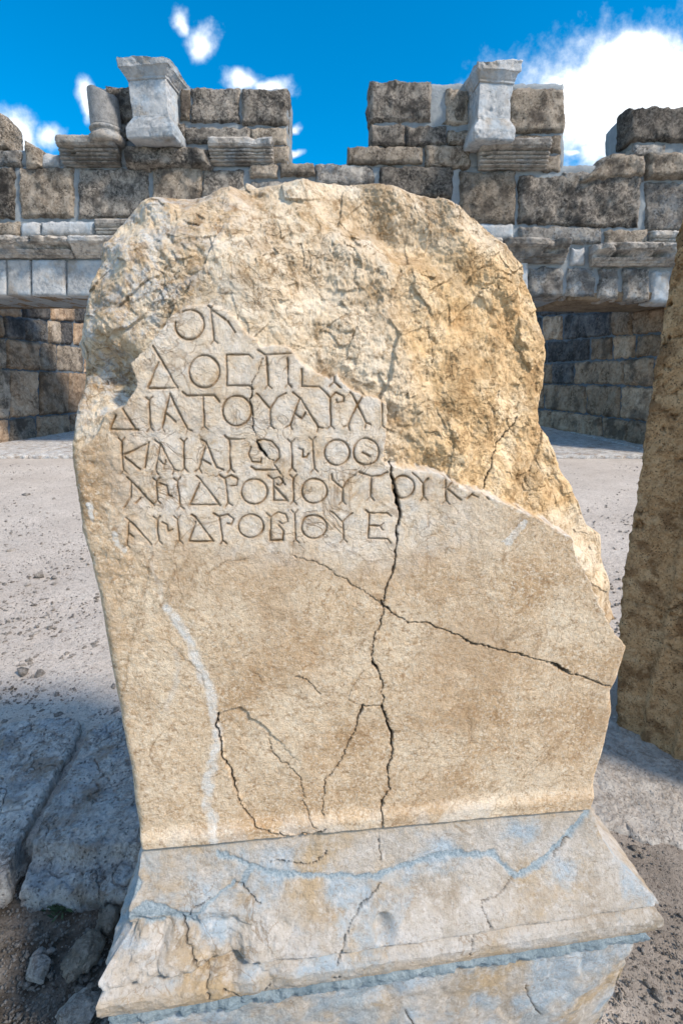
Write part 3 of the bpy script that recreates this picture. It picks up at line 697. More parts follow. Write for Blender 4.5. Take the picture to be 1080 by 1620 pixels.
        for pts, sf in LETTERS:
            segs = [(pts, 2.35)]
            for code, (e, b) in (('b', (pts[0], pts[1])), ('e', (pts[-1], pts[-2]))):
                if code in sf:
                    ang = math.atan2(e[1] - b[1], e[0] - b[0])
                    for q in (-.75, .75):
                        segs.append(([e, (e[0] + 8 * math.cos(ang + q), e[1] + 8 * math.sin(ang + q))], 1.8))
            for pp, wdt in segs:
                d, _ = seg_dist(lx, ly, pp)
                groove = np.maximum(groove, np.clip(1 - d / (wdt * gw), 0, 1) * (wdt / 2.35) * (gw + .1))
                halo = np.maximum(halo, np.clip(1 - d / 6.5, 0, 1))
        Dp += .0036 * groove ** .8
        dirt = np.clip(groove * .85 + .38 * halo, 0, 1)
        # cracks
        ck = np.zeros_like(S); cd = np.zeros_like(S)
        cx = px + 3.2 * fbm(P0, 50, 5, 3., .65); cy = py + 3.2 * fbm(P0, 50, 5, 9., .65); cwid = .62 + .35 * fbm(P0, 30, 2, 4.)
        for pts, w0, w1, dep in CRACKS:
            d, t = seg_dist(cx, cy, pts); w = np.maximum((w0 + (w1 - w0) * t) * cwid * .85, .7)
            a = np.clip(1.25 - d / w, 0, 1); ck = np.maximum(ck, np.clip(a * 1.5, 0, 1) * np.clip(.02 + (w0 + (w1 - w0) * t) / 2.9, .15, 1) * np.clip(.95 + .9 * fbm(P0, 18, 3, 71.), .25, 1)); cd = np.maximum(cd, a * dep * np.clip(w0 / 2.8, .12, 1))
            dirt = np.maximum(dirt, (.22 + .2 * cwid) * np.clip(1 - d / 5, 0, 1))
        # random hairlines
        D = Dp * (1 - brk) + Dbrk * brk
        D += cd
        # edge rounding
        er = .010 + .012 * (.5 + .5 * fbm(P0, 9, 3, 4.)); er = er * (1 - .6 * sstep(.72, .67, Z))
        oe = np.full(S.shape, 1e9, np.float32)
        for (a0, b0), (a1, b1) in zip(outline[:-1], outline[1:]):
            L = (a1 - a0) ** 2 + (b1 - b0) ** 2 + 1e-12; t = np.clip(((S - a0) * (a1 - a0) + (Z - b0) * (b1 - b0)) / L, 0, 1)
            oe = np.minimum(oe, np.hypot(S - a0 - t * (a1 - a0), Z - b0 - t * (b1 - b0)))
        e = np.clip(oe / er, 0, 1); D += er * (1 - np.sqrt(np.clip(1 - (1 - e) ** 2, 0, 1)))
        # paint fields
        vein_lit_edge = np.zeros_like(S)
        for pts, w in (([(264, 962), (285, 990), (302, 1020), (318, 1062), (330, 1098), (340, 1128)], 7.5), ([(335, 1100), (341, 1140), (345, 1175), (336, 1205), (328, 1235), (330, 1280), (338, 1310), (345, 1340)], 7.5),
                       ([(280, 1030), (278, 1080), (266, 1120)], 5), ([(240, 890), (255, 940), (262, 960)], 4)):
            d, t = seg_dist(wx + 5 * fbm(P0, 25, 4, 2.), wy, pts); vein_lit_edge = np.maximum(vein_lit_edge, sstep(w + 3, w - 4, d) * (1 if w > 6 else .35))
        for pts, w in (([(828, 826), (812, 845), (800, 858)], 5), ([(822, 840), (805, 862)], 2), ([(138, 800), (143, 825)], 3.5), ([(178, 845), (186, 862), (197, 872)], 3.5)):
            d, t = seg_dist(px + 4 * fbm(P0, 120, 2), py, pts); vein_lit_edge = np.maximum(vein_lit_edge, sstep(w + 1, w - 1, d))
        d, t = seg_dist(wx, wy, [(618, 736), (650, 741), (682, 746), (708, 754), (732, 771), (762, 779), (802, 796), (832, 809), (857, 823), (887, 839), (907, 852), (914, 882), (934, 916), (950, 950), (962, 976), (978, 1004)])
        vein_lit_edge = np.maximum(vein_lit_edge, .8 * sstep(6, 1, d) * sstep(-.4, .2, fbm(P0, 30, 3, 91.)))  # chipped panel edge, its lit brightness painted in as white
        nearfoot = sstep(.70, .665, Z) * .45 * sstep(-.1, .3, fbm(P0, 12, 3, 7.)); vein_lit_edge = np.maximum(vein_lit_edge, nearfoot)
        panel = (1 - brk) * sstep(910, 840, py + 30 * fbm(P0, 6, 3)) * sstep(150, 260, px + 20 * fbm(P0, 6, 3, 5)) * sstep(860, 640, px)
        sky_tint = sstep(470, 200, px) * sstep(760, 600, py) * brk + .35 * panel
        global SHAFT_INFO
        return D, {'dirt': dirt * (1 - brk) + .2 * brk * dirt, 'crack': ck, 'broken': brk, 'sun_tint': sun_tint * brk * (1 - .85 * br_edge), 'vein_lit_edge': vein_lit_edge, 'panel': panel, 'sky_tint': np.clip(sky_tint, 0, 1), 'cav': cav * brk}
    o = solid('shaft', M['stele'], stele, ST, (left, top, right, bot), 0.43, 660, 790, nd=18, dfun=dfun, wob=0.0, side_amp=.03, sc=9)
    tag(o, 'inscribed marble shaft, broken away at the top and right')
    return o
build_shaft()

BASE_CR = [  # px polylines on the base
    ([(283, 1462), (286, 1478), (290, 1500), (300, 1525), (308, 1545)], 2.4, 1.2), ([(300, 1525), (318, 1545), (330, 1585)], 1.2, 1.0),
    ([(372, 1398), (385, 1402), (400, 1422), (413, 1432)], 1.8, 1.0), ([(290, 1462), (300, 1445), (332, 1420)], 1.3, 1.3), ([(430, 1365), (495, 1368), (515, 1350)], 1.2, 1.2),
    ([(601, 1395), (575, 1430), (555, 1460), (540, 1510), (535, 1530)], 1.0, 1.0), ([(530, 1552), (540, 1545)], 3, 1.5), ([(815, 1388), (795, 1412), (762, 1428), (770, 1450), (778, 1470)], 1.3, 1.1),
    ([(757, 1475), (748, 1490), (745, 1515)], 1.3, 1.0), ([(930, 1262), (922, 1276)], 5, 3), ([(900, 1325), (880, 1350), (872, 1362)], 2.0, 1.0), ([(352, 1570), (372, 1577), (410, 1578), (425, 1565)], 1.8, 1.0),
    ([(600, 1325), (602, 1350), (600, 1362)], .8, .8), ([(832, 1560), (840, 1585), (855, 1605)], 1.2, .8)]
BASE_MO = [([(345, 1350), (400, 1372), (440, 1385), (520, 1385), (590, 1388), (640, 1372), (690, 1352), (740, 1352), (780, 1352), (800, 1372), (818, 1388)], 4), ([(818, 1388), (850, 1370), (880, 1340), (900, 1320), (930, 1280)], 4.5),
           ([(205, 1455), (230, 1440), (255, 1446), (300, 1462)], 13), ([(172, 1445), (200, 1460), (240, 1466)], 9), ([(185, 1415), (200, 1425), (215, 1395)], 9), ([(400, 1372), (380, 1400)], 5), ([(720, 1350), (760, 1354)], 5), ([(300, 1460), (340, 1420), (370, 1395)], 3)]
def base_fun(P0):
    px, py = proj(P0)
    front = (P0 - ST.O) @ NN < .05
    wx = px + 4.5 * fbm(P0, 40, 5, 1., .62); wy = py + 4.5 * fbm(P0, 40, 5, 5., .62)
    dd = np.zeros(px.shape); ck = np.zeros(px.shape); mo = np.zeros(px.shape)
    for pts, w0, w1 in BASE_CR:
        d, t = seg_dist(wx, wy, pts); w = np.maximum((w0 + (w1 - w0) * t) * (.65 + .4 * fbm(P0, 30, 2, 4.)), .8); a = np.clip(1.25 - d / w, 0, 1) * front
        ck = np.maximum(ck, np.clip(a * 1.5, 0, 1) * min(1, .35 + w0 / 3)); dd = np.minimum(dd, -a * .010)
    for pts, w in BASE_MO:
        d, t = seg_dist(wx, wy, pts); a = sstep(w + 2, w - 2, d) * front; mo = np.maximum(mo, a * .9)
    dd -= .0025 * mo
    # dent and broken left part
    dent = sstep(30, 0, np.hypot((px - 608) * 1.3, (py - 1472) * .9)); dd -= .030 * dent
    Q = P0 + .01 * np.stack([fbm(P0, 15, 3, 1.), fbm(P0, 15, 3, 2.), fbm(P0, 15, 3, 3.)], -1)
    sc_ = scallop(Q @ E1, Q[..., 2], 16, 6) - .3
    lf = sstep(560, 300, px + 30 * fbm(P0, 6, 2)) * sstep(1440, 1475, py) * sstep(1590, 1555, py)
    dd -= lf * (.010 + .034 * sc_ + .008 * fbm(P0, 28, 4, 44.))
    dd += .0016 * fbm(P0, 30, 4, 3.) + .0008 * fbm(P0, 110, 3, 2.)
    # chipped corner edges
    s = (P0 - ST.O) @ E1
    och = sstep(1345, 1290, py - .095 * (540 - px)) * front * .9 + .5 * sstep(0, 12, py - (1600 - .13 * px)) * front
    dd -= .012 * np.clip(scallop(Q @ E1 * 1.0, Q[..., 2] + Q @ NN, 24, 9) - .55, 0, 1) * (sstep(.03, 0, abs(s + .07)) + sstep(.03, 0, abs(s - s_right - .135)))
    return dd, {'crack': ck, 'mortar': mo, 'ochre': np.clip(och, 0, 1)}
PROF = [(.662, -.03), (.656, -.008), (.651, -.002), (.640, .002), (.625, .007), (.60, .013), (.565, .026), (.53, .043), (.505, .060), (.487, .079), (.470, .094), (.459, .1025), (.4545, .104), (.452, .101), (.449, .088), (.4455, .082), (.442, .083), (.438, .094), (.431, .104),
        (.420, .110), (.400, .110), (.385, .106), (.372, .096), (.363, .080)]
base = rect_tube('base_moulding', M['base'], stele, ST, 0.0, s_right, 0.0, .43, PROF, 560, 110, 24, amp=.0025, sc=14, seed=2., fun=base_fun, rows=190, skew=(.32, .24))
tag(base, 'pale moulded base with mortar-filled cracks')
rect_tube('mortar_joint', M['pointing'], stele, ST, 0.0, s_right, 0.0, .43, [(.376, .06), (.368, .092), (.357, .097), (.343, .095), (.334, .07)], 520, 60, 20, amp=.008, sc=40, seed=5., rows=34, skew=(.32, .24))
def plinth_clip(V):
    # broken right front corner
    a = ST.bp(955, 1512, -.088); b = ST.bp(872, 1622, -.088)
    p1 = ST.P(np.array(a[0]), np.array(a[1]), np.array(-.088)); p2 = ST.P(np.array(b[0]), np.array(b[1]), np.array(-.088))
    a3 = ST.bp(1017, 1507, -.035); p3 = ST.P(np.array(a3[0]), np.array(a3[1]), np.array(-.035))
    n = np.cross(p2 - p1, p3 - p1); n = n / np.linalg.norm(n)
    if n @ E1 < 0: n = -n
    q = (V - p1) @ n + .004 * fbm(V, 20, 4, 2.); m = q > 0
    V = V.copy(); V[m] -= (q[m][:, None] * n); return V
def plinth_fun(P0):
    px, py = proj(P0); front = (P0 - ST.O) @ NN < .05
    ck = np.zeros(px.shape)
    for pts, w0, w1 in [([(832, 1560), (840, 1585), (855, 1605)], 1.2, .8), ([(640, 1600), (655, 1625)], 1., .8)]:
        d, t = seg_dist(px + 2 * fbm(P0, 50, 3), py, pts); ck = np.maximum(ck, np.clip(1.25 - d / 1.2, 0, 1) * front)
    return -.006 * ck + .003 * fbm(P0, 25, 4, 3.) - .008 * np.clip(scallop(P0 @ E1, P0[..., 2], 20, 3) - .5, 0, 1), {'crack': ck, 'mortar': .55 * sstep(.1, .5, fbm(P0, 9, 5, 6.) + .35 * sstep(.30, .37, P0[..., 2])), 'ochre': .0 * ck}
pl = rect_tube('plinth_block', M['base'], stele, ST, 0.0, s_right, 0.0, .43, [(-.05, .075), (.0, .085), (.20, .088), (.333, .087), (.342, .080), (.350, .05)], 420, 90, 20, amp=.004, sc=12, seed=8., fun=plinth_fun, clip=plinth_clip, rows=110, skew=(.32, .24))
tag(pl, 'lower plinth block with a broken pale right corner')

# ------------------------------------------------------------------ the pier at the right
def build_pier():
    g1 = ground_pt(975, 1166); g2 = ground_pt(1080, 1216); e = (g2 - g1); e /= np.linalg.norm(e); n = np.array([-e[1], e[0], 0])
    fr = Frame(g1, e, (0, 0, 1), n)
    root = empty('stone_pier', (float(g1[0] + .3), float(g1[1]), 0), 'tall rough brown travertine pier standing at the right edge', 'pier')
    left = [fr.bp(x, y, .045) for x, y in [(974, 1172), (974, 1100), (977, 1000), (985, 900), (1000, 820), (1014, 720), (1021, 660), (1034, 590), (1042, 540), (1051, 480), (1062, 420), (1074, 350), (1090, 260), (1108, 160), (1130, 40), (1160, -120)]]
    ztop = left[-1][1]; sr = left[0][0] + .75
    right = [(sr, left[0][1]), (sr + .02, ztop)]
    def df(S, Z, u, v, P0, ed):
        s = S - np.interp(Z, [q[1] for q in left], [q[0] for q in left])
        D = .018 * (1 - np.sqrt(np.clip(1 - (1 - np.clip(s / .03, 0, 1)) ** 2, 0, 1)))
        ws = S + .008 * fbm(P0, 8, 3, 3.)
        D += .016 * sstep(.085, .065, ws) + .010 * sstep(.20, .188, ws) - .008 * np.exp(-((ws - .095) / .012) ** 2) - .010 * np.exp(-((ws - .21) / .014) ** 2) + .02 * sstep(.34, .32, ws)
        D += .010 * fbm(P0, 9, 4, 2.) + .006 * (scallop(P0 @ e, P0[..., 2], 16, 12) - .3) + .0028 * fbm(P0, 60, 4, 7.)
        for z0, a in ((.62, .008), (1.38, .006)):
            D += a * np.exp(-((Z - z0 - .02 * fbm(P0, 6, 2)) / .005) ** 2)
        pit = np.clip(fbm(P0, 30, 3, 5.) * 1.1 - .36, 0, 1) * sstep(-.2, .4, fbm(P0, 4, 2, 9.) + .5 * (Z - 1.0)); D += .045 * pit
        return D
    solid('shaft', M['pier'], root, fr, (left, [left[-1], right[-1]], right, [left[0], right[0]]), .6, 250, 560, nd=24, dfun=df, wob=.012, side_amp=.02, sc=9)
build_pier()

# ------------------------------------------------------------------ pavement slabs
GZ = Frame((0, 0, 0), (1, 0, 0), (0, 1, 0), (0, 0, -1))
def gslab(name, pts_px, z, thick, nu, nv, seed, mat='slab', label=None, parent=None, amp=.008, r=.02, sc=8, extra=None, wob=.008):
    """pts_px: (left, top, right, bottom) polylines in photo pixels at height z"""
    cv = []
    for c in pts_px: cv.append([tuple(ground_pt(x, y, z)[:2]) for x, y in c])
    fr = Frame((0, 0, z), (1, 0, 0), (0, 1, 0), (0, 0, -1))
    def df(S, Y, u, v, P0, ed):
        e = np.clip(ed / (r * (1.2 + fbm(P0, 8, 2, seed))), 0, 1)
        D = r * (1 - np.sqrt(np.clip(1 - (1 - e) ** 2, 0, 1))) + amp * fbm(P0, sc, 5, seed) + amp * .8 * (scallop(S, Y, 9, int(seed) + 2) - .3) + amp * .5 * fbm(P0, 45, 4, seed) + .010 * np.clip(fbm(P0, 26, 4, seed + 3.) - .28, 0, 1) + .012 * sstep(.035, .0, np.abs(fbm(P0, 5, 4, seed + 8.))) * (amp > .006)
        if extra is not None: D = D + extra(S, Y, P0)
        return D
    o = solid(name, M[mat], parent, fr, cv, thick, nu, nv, nd=6, dfun=df, wob=wob, side_amp=.012, sc=12)
    if label: tag(o, label)
    return o
pav = empty('pavement', (-1.0, 1.6, 0), None, None); pav['kind'] = 'structure'; pav['label'] = 'broken blue-grey limestone paving slabs left of the pedestal'
gslab('slab', ([(-10, 1388), (-10, 1240), (-8, 1142)], [(-8, 1142), (60, 1135), (118, 1133), (128, 1148)], [(8, 1384), (40, 1310), (80, 1240), (118, 1170), (128, 1148)], [(-10, 1388), (8, 1384)]), .075, .12, 130, 190, 3., label='slab with a pitted surface, second from the pedestal', parent=pav)
def ledge(S, Y, P0):
    g = ground_pt(100, 1345, .075)
    return .045 * sstep(g[1] + .02, g[1] - .015, Y + .03 * fbm(P0, 5, 3, 2.)) + .02 * np.clip(fbm(P0, 18, 3, 6.), 0, 1) * sstep(g[1] + .03, g[1] - .03, Y)
gslab('slab', ([(22, 1392), (50, 1325), (90, 1250), (130, 1175), (137, 1152)], [(137, 1152), (165, 1140), (215, 1128), (300, 1120)], [(310, 1400), (310, 1260), (300, 1120)], [(22, 1392), (120, 1396), (200, 1400), (310, 1400)]), .075, .12, 190, 220, 8., label='slab with a broken stepped front edge, beside the pedestal', parent=pav, extra=ledge)
gslab('slab', ([(-230, 1400), (-230, 1150)], [(-230, 1150), (-120, 1146), (-20, 1143)], [(-20, 1390), (-20, 1143)], [(-230, 1400), (-20, 1390)]), .07, .12, 60, 70, 5., label='outer slab beyond the left frame edge', parent=pav)
gslab('bedding', ([(-230, 1350), (-230, 1148)], [(-230, 1148), (-8, 1148), (300, 1128)], [(300, 1330), (300, 1128)], [(-230, 1350), (8, 1335), (300, 1330)]), .035, .08, 90, 50, 23., mat='ground', parent=pav, amp=.006, r=.01)
pav2 = empty('pavement', (1.2, 1.5, 0), None, None); pav2['kind'] = 'structure'; pav2['label'] = 'worn grey footing stone under the brown pier'
gslab('slab', ([(905, 1300), (900, 1160), (905, 1120)], [(905, 1120), (1000, 1130), (1120, 1150), (1300, 1170)], [(1290, 1360), (1300, 1170)], [(905, 1245), (960, 1262), (1040, 1296), (1120, 1320), (1290, 1360)]), .022, .1, 220, 130, 15., mat='footing', parent=pav2, amp=.005, r=.03, wob=.015)

# ------------------------------------------------------------------ rubble
RUB = [((62, 1390), .022, .0, 'small pale cube-like stone at the foot of the slabs'), ((48, 1386), .020, .4, 'tiny pale stone left of the other small stones'), ((126, 1406), .046, .2, 'rounded grey stone on the dark soil by the slab'),
       ((147, 1399), .036, .8, 'small buff stone touching the rounded grey one'), ((140, 1384), .05, 1.2, 'brown flattened stone behind the rounded grey stone'), ((165, 1410), .062, .4, 'dark brown stone wedged between slab and pedestal'),
       ((60, 1528), .066, 2.4, 'long pale stone lying aslant on the soil'), ((58, 1506), .045, 1.1, 'thin upright sliver of pale stone'), ((78, 1498), .024, .3, 'small white stone beside the upright sliver'),
       ((130, 1510), .10, 1.5, 'big angular brown stone leaning against the plinth'), ((122, 1600), .10, .1, 'blue-grey flat stone at the bottom by the plinth'), ((168, 1450), .07, 2.0, 'brown stone against the plinth corner'),
       ((165, 1372), .06, .2, 'pale stone under the broken slab edge'), ((32, 1374), .05, .9, 'triangular pale stone at the slab joint')]
for i, ((x, y), s, rot, lab) in enumerate(RUB):
    g = ground_pt(x, y, .0)
    o = rock('rubble_stone', M['rubble'] if i not in (9, 11, 5) else M['tan'], (g[0], g[1], -.025 + s * .2), (s, s * .74, s * .6), 40 + i, rot, lvl=I3 if s > .08 else I2)
    tag(o, lab, 'stone', 'rubble stones between the slabs and the pedestal')
PEB = [((56, 938), .03), ((192 / 3.375, 720 + 957 / 3.375), .035), ((415 / 3.375, 720 + 930 / 3.375), .03), ((145 / 3.375, 720 + 700 / 3.375), .045), ((175 / 3.375, 720 + 1187 / 3.375), .028), ((390 / 3.375, 720 + 1075 / 3.375), .03), ((450 / 3.375, 720 + 1035 / 3.375), .035),
       ((545 / 3.375, 720 + 1155 / 3.375), .022), ((60 / 3.375, 720 + 515 / 3.375), .07), ((290 / 3.375, 720 + 660 / 3.375), .05), ((980, 1285), .03), ((1070, 1290), .035), ((1060, 1310), .025), ((500 / 3.375, 720 + 1470 / 3.375 - 22), .03)]
PLAB = ['pale pebble on the gravel at the left edge, nearest the frame', 'larger pale oval pebble on the gravel left of the pedestal', 'brown pebble right of the pale oval one on the gravel', 'rounded pebble on the left gravel at the height of the lowest inscription line',
        'pale pebble on the shaded gravel just behind the left slab', 'light pebble in the gravel midway between slab and pale oval pebble', 'flat light pebble close to the brown one on the left gravel', 'small white pebble on the gravel close to the flank of the pedestal',
        'largest far pebble on the left gravel below the step', 'far pebble on the left gravel nearer to the pedestal', 'small stone on the footing edge right of the pedestal base', 'stone on the right gravel at the frame edge beside the footing', 'smallest stone on the right gravel at the frame edge', 'pale pebble lying in the gap behind the two slabs']
for i, ((x, y), s) in enumerate(PEB):
    g = ground_pt(x, y, 0)
    o = rock('pebble', M['rubble'], (g[0], g[1], s * .2), (s, s * .7, s * .55), 90 + i, i * 1.3, lvl=I1)
    tag(o, PLAB[i], 'pebble', 'pebbles on the gravel')
# weeds
def weed():
    N = NT('weed_leaf', .8); m = N.done(N.ramp(N.noise(30), [(.3, (.03, .05, .025)), (.7, (.06, .10, .05))]))
    rs = np.random.RandomState(3); V = []; Fq = []; k = 0
    for (cx, cy, nn, sz) in ((92, 1425, 60, .03), (105, 1420, 30, .025)):
        g = ground_pt(cx, cy, 0)
        for i in range(nn):
            a = rs.rand() * 6.28; l = sz * rs.uniform(.5, 1.2); b = g + np.array([rs.normal() * .02, rs.normal() * .015, -.03])
            d = np.array([math.cos(a), math.sin(a), rs.uniform(.3, 1.2)]); d /= np.linalg.norm(d); w = np.cross(d, (0, 0, 1)); w /= np.linalg.norm(w) + 1e-9
            V += [b, b + d * l * .5 + w * l * .16, b + d * l, b + d * l * .5 - w * l * .16]; Fq.append((k, k + 1, k + 2, k + 3)); k += 4
    o = link_mesh('weed', np.array(V), [np.array(Fq)], m); tag(o, 'small dark green weed growing in the soil below the slabs', 'weed')
weed()

# ------------------------------------------------------------------ the stage-building wall
WY = 10.0
WF = Frame((0, WY, 0), (1, 0, 0), (0, 0, 1), (0, 1, 0))
wall = empty('stage_wall', (0, WY + .5, 0), 'long ruined wall of weathered stone blocks with two raised parts against the sky', 'wall')
def yo(x): return max(0, x - 760) * 0.0
_sd = [0]
def q4(fr, x0, y0, x1, y1, d=0.0, sk=(0, 0, 0, 0)):
    return [fr.bp(x0 + sk[0], y1, d), fr.bp(x1 + sk[1], y1, d), fr.bp(x1 + sk[2], y0, d), fr.bp(x0 + sk[3], y0, d)]
def wstone(pts, mat, name='stone_block', fr=WF, parent=None, d=0.0, depth=.45, r=.05, amp=.035, sc=3.0, wob=.03, dfun=None, label=None, nvmin=6):
    """pts: (x0,y0,x1,y1) box or 4 corner pixels (bl, br, tr, tl)"""
    _sd[0] += 1; sd_ = _sd[0] * 1.37
    rs = np.random.RandomState(_sd[0])
    if len(pts) == 4 and not hasattr(pts[0], '__len__'):
        x0, y0, x1, y1 = pts; pts = [(x0, y1), (x1, y1), (x1, y0), (x0, y0)]
    q = [fr.bp(x, y, d) for x, y in pts]
    w = abs(q[1][0] - q[0][0]); h = abs(q[3][1] - q[0][1])
    n0 = np.array(fr.n)
    f2 = Frame(fr.O + n0 * (d + rs.uniform(-.03, .03)), fr.e1, fr.e2, fr.n)
    nu = int(np.clip(w / .034, 8, 60)); nv = int(np.clip(h / .034, nvmin, 72))
    o = solid(name, M[mat], parent or wall, f2, q, depth, nu, nv, nd=4, r=r, amp=amp, sc=sc, wob=wob, seed=sd_, dfun=dfun)
    if label: tag(o, label)
    return o
def mould(pts, flutes, proj_, mat='mould', name='cornice_block', d=0.0, broken=.4, fr=WF, parent=None, depth=.5, label=None):
    """a moulded block: its face projects by proj_ at the top and falls back downwards in steps"""
    sd_ = _sd[0] * 2.1
    def df(S, Z, u, v, P0, ed):
        prof = -proj_ * np.interp(v, [0, .10, .11, .2, .22, .5, .6, .61, .66, .68, .9, .92, 1], [.12, .12, .25, .28, .36, .62, .70, .84, .86, .95, 1.0, .92, .9])
        if flutes: prof += .05 * (np.abs(((v * flutes) % 1) - .5) < .22) * (v < .62)
        chip = sstep(.0, .6, fbm(P0, 2.2, 3, sd_) + broken - .35)
        D = prof + chip * proj_ * (.75 * (v > .35)) * (.5 + .5 * fbm(P0, 4, 3, 2.)) + .012 * fbm(P0, 9, 4, sd_)
        D += .03 * (1 - np.clip(ed / .03, 0, 1)) ** 2
        return D
    return wstone(pts, mat, name, fr, parent, d, depth, dfun=df, wob=.012, label=label, nvmin=56)

BLK = [  # main big course, left to centre
    ((-260, 262, -120, 344), 'dark'), ((-115, 264, 20, 345), 'dark'), ((28, 263, 114, 343), 'tan'), ((121, 264, 233, 344), 'dark'), ((241, 263, 318, 345), 'tan'), ((318, 265, 386, 345), 'dark'), ((395, 259, 438, 279), 'tan'),
    ((395, 284, 492, 346), 'grey'), ((443, 258, 497, 277), 'tan'), ((499, 257, 592, 292), 'grey'), ((499, 297, 592, 346), 'dark'), ((600, 262, 716, 312), 'dark'), ((600, 316, 716, 350), 'dark'), ((728, 270, 817, 352), 'tan'),
    ((1022, 286, 1110, 364), 'grey'), ((1116, 288, 1240, 366), 'dark'), ((1246, 288, 1360, 368), 'grey'),
    # thin course
    ((-260, 350, -60, 373), 'grey'), ((-52, 350, 28, 374), 'tan'), ((32, 351, 62, 373), 'pale'), ((66, 350, 148, 372), 'pale'), ((230, 350, 400, 372), 'grey'), ((404, 350, 560, 374), 'pale'), ((564, 351, 700, 376), 'grey'), ((704, 352, 812, 378), 'pale'), ((822, 358, 952, 384), 'grey'), ((958, 363, 1024, 388), 'tan'), ((1100, 368, 1220, 394), 'grey'), ((1224, 369, 1360, 396), 'grey'),
    # left battlement
    ((165, 134, 212, 190), 'dark'), ((285, 139, 299, 186), 'tan'), ((301, 135, 378, 192), 'dark'), ((382, 139, 453, 195), 'dark'), ((165, 194, 292, 218), 'dark'), ((292, 200, 395, 224), 'dark'), ((396, 200, 452, 226), 'tan'), ((428, 228, 454, 255), 'tan'),
    # right battlement
    ((586, 126, 682, 190), 'dark'), ((745, 137, 800, 205), 'tan'), ((804, 137, 894, 207), 'tan'), ((586, 196, 640, 229), 'dark'), ((642, 198, 706, 229), 'dark'), ((708, 206, 756, 229), 'tan'), ((812, 212, 889, 240), 'tan'), ((862, 243, 888, 270), 'tan'), ((706, 137, 742, 195), 'tan'),
    # course under the right battlement
    ((551, 231, 668, 257), 'tan'), ((673, 229, 744, 264), 'tan'),
    # far right raised part
    ((997, 168, 1100, 222), 'dark'), ((1104, 166, 1220, 232), 'dark'), ((1004, 226, 1054, 246), 'grey'),
    # frieze right
    ((838, 421, 893, 467), 'grey'), ((898, 422, 943, 469), 'grey'), ((948, 423, 979, 472), 'grey'), ((988, 424, 1027, 475), 'grey'), ((1032, 426, 1064, 478), 'pale'), ((1070, 427, 1130, 481), 'grey'), ((1136, 428, 1220, 484), 'grey'), ((1226, 430, 1360, 488), 'grey'),
    # frieze left (smooth pale panels)
]
for p, m in BLK:
    thin = (p[3] - p[1]) < 34
    wstone(p, m, r=.035 if thin else .055, amp=.022 if thin else .045)
wstone([(822, 352), (820, 300), (838, 276), (822, 279)], 'dark') if False else None
wstone([(820, 353), (1014, 361), (1015, 276), (822, 276)], 'dark', amp=.08, sc=2.4, r=.07, label='big dark pitted block broken at the upper left')
wstone([(701, 192), (735, 194), (738, 140), (722, 150)], 'tan')
for x0, x1 in ((-260, -100), (-96, -44), (-40, 9), (12, 47), (51, 102), (106, 164), (168, 232), (236, 330), (334, 430), (434, 530), (534, 630), (634, 730), (734, 834)):
    wstone((x0, 411, x1, 467 if x1 < 600 else 467), 'pale', name='frieze_panel', r=.012, amp=.004, wob=.006, depth=.4)
# mouldings
for x0, x1, y0, y1, fl, pj, bk in ((-260, -60, 377, 408, 0, .34, .4), (-56, 117, 378, 408, 0, .36, .45), (119, 232, 378, 408, 0, .34, .1), (236, 420, 378, 408, 0, .2, .2), (424, 600, 378, 408, 0, .2, .3), (604, 790, 379, 410, 0, .2, .2),
                               (796, 893, 381, 416, 0, .32, .5), (934, 1066, 389, 421, 0, .34, .5), (1070, 1220, 391, 423, 0, .2, .4), (1224, 1360, 393, 425, 0, .2, .4)):
    mould((x0, y0, x1, y1), fl, pj, broken=bk)
mould((151, 347, 226, 373), 5, .1, broken=.1); mould((1028, 366, 1096, 390), 5, .1, broken=.1)
wstone((904, 392, 926, 418), 'pale', r=.03)
mould((98, 221, 190, 262), 8, .26, broken=.12, name='cornice_block', label='fluted cornice block under the column stump')
mould((332, 222, 432, 259), 8, .20, broken=.35, label='fluted cornice fragment with a broken top')
mould((756, 226, 864, 268), 8, .26, broken=.3, label='fluted cornice block under the right altar')
wstone([(196, 260), (328, 259), (326, 233), (196, 227)], 'dark', r=.08, amp=.07, d=-.12)
wstone([(36, 262), (64, 262), (60, 234), (37, 220)], 'tan', r=.05, d=-.05); wstone((63, 240, 90, 262), 'pale', r=.06)
wstone([(-8, 235), (9, 232), (8, 188), (-12, 170)], 'tan'); wstone((-130, 170, -14, 232), 'dark'); wstone((-130, 236, 30, 260), 'grey', r=.06)
wstone([(922, 284), (1022, 273), (1024, 243), (972, 240)], 'tan', r=.07, amp=.06, d=-.1, label='slanting broken cornice lump'); wstone((1030, 240, 1092, 276), 'tan', r=.05, d=-.12); wstone((1096, 240, 1230, 284), 'grey'); wstone((892, 271, 1018, 284), 'grey', r=.03)
# mortar bodies behind the stones
def body(px0, py0, px1, py1, d=.07, depth=1.5, wob=.02):
    q = q4(WF, px0, py0, px1, py1, d)
    f2 = Frame((0, WY + d, 0), (1, 0, 0), (0, 0, 1), (0, 1, 0))
    w = q[1][0] - q[0][0]; h = q[3][1] - q[0][1]
    solid('mortar_core', M['mortar'], wall, f2, q, depth, int(np.clip(w / .05, 12, 420)), int(np.clip(h / .05, 6, 60)), nd=4, r=.04, amp=.014, sc=4, wob=wob, seed=px0)
body(-275, 260, 1375, 467, depth=1.7)
body(162, 138, 454, 262, depth=.9); body(588, 130, 892, 266, depth=.9); body(1000, 172, 1230, 288, depth=.9); body(-130, 236, 62, 262, depth=.5); body(92, 224, 200, 262, depth=.5); body(552, 232, 600, 262, depth=.5)
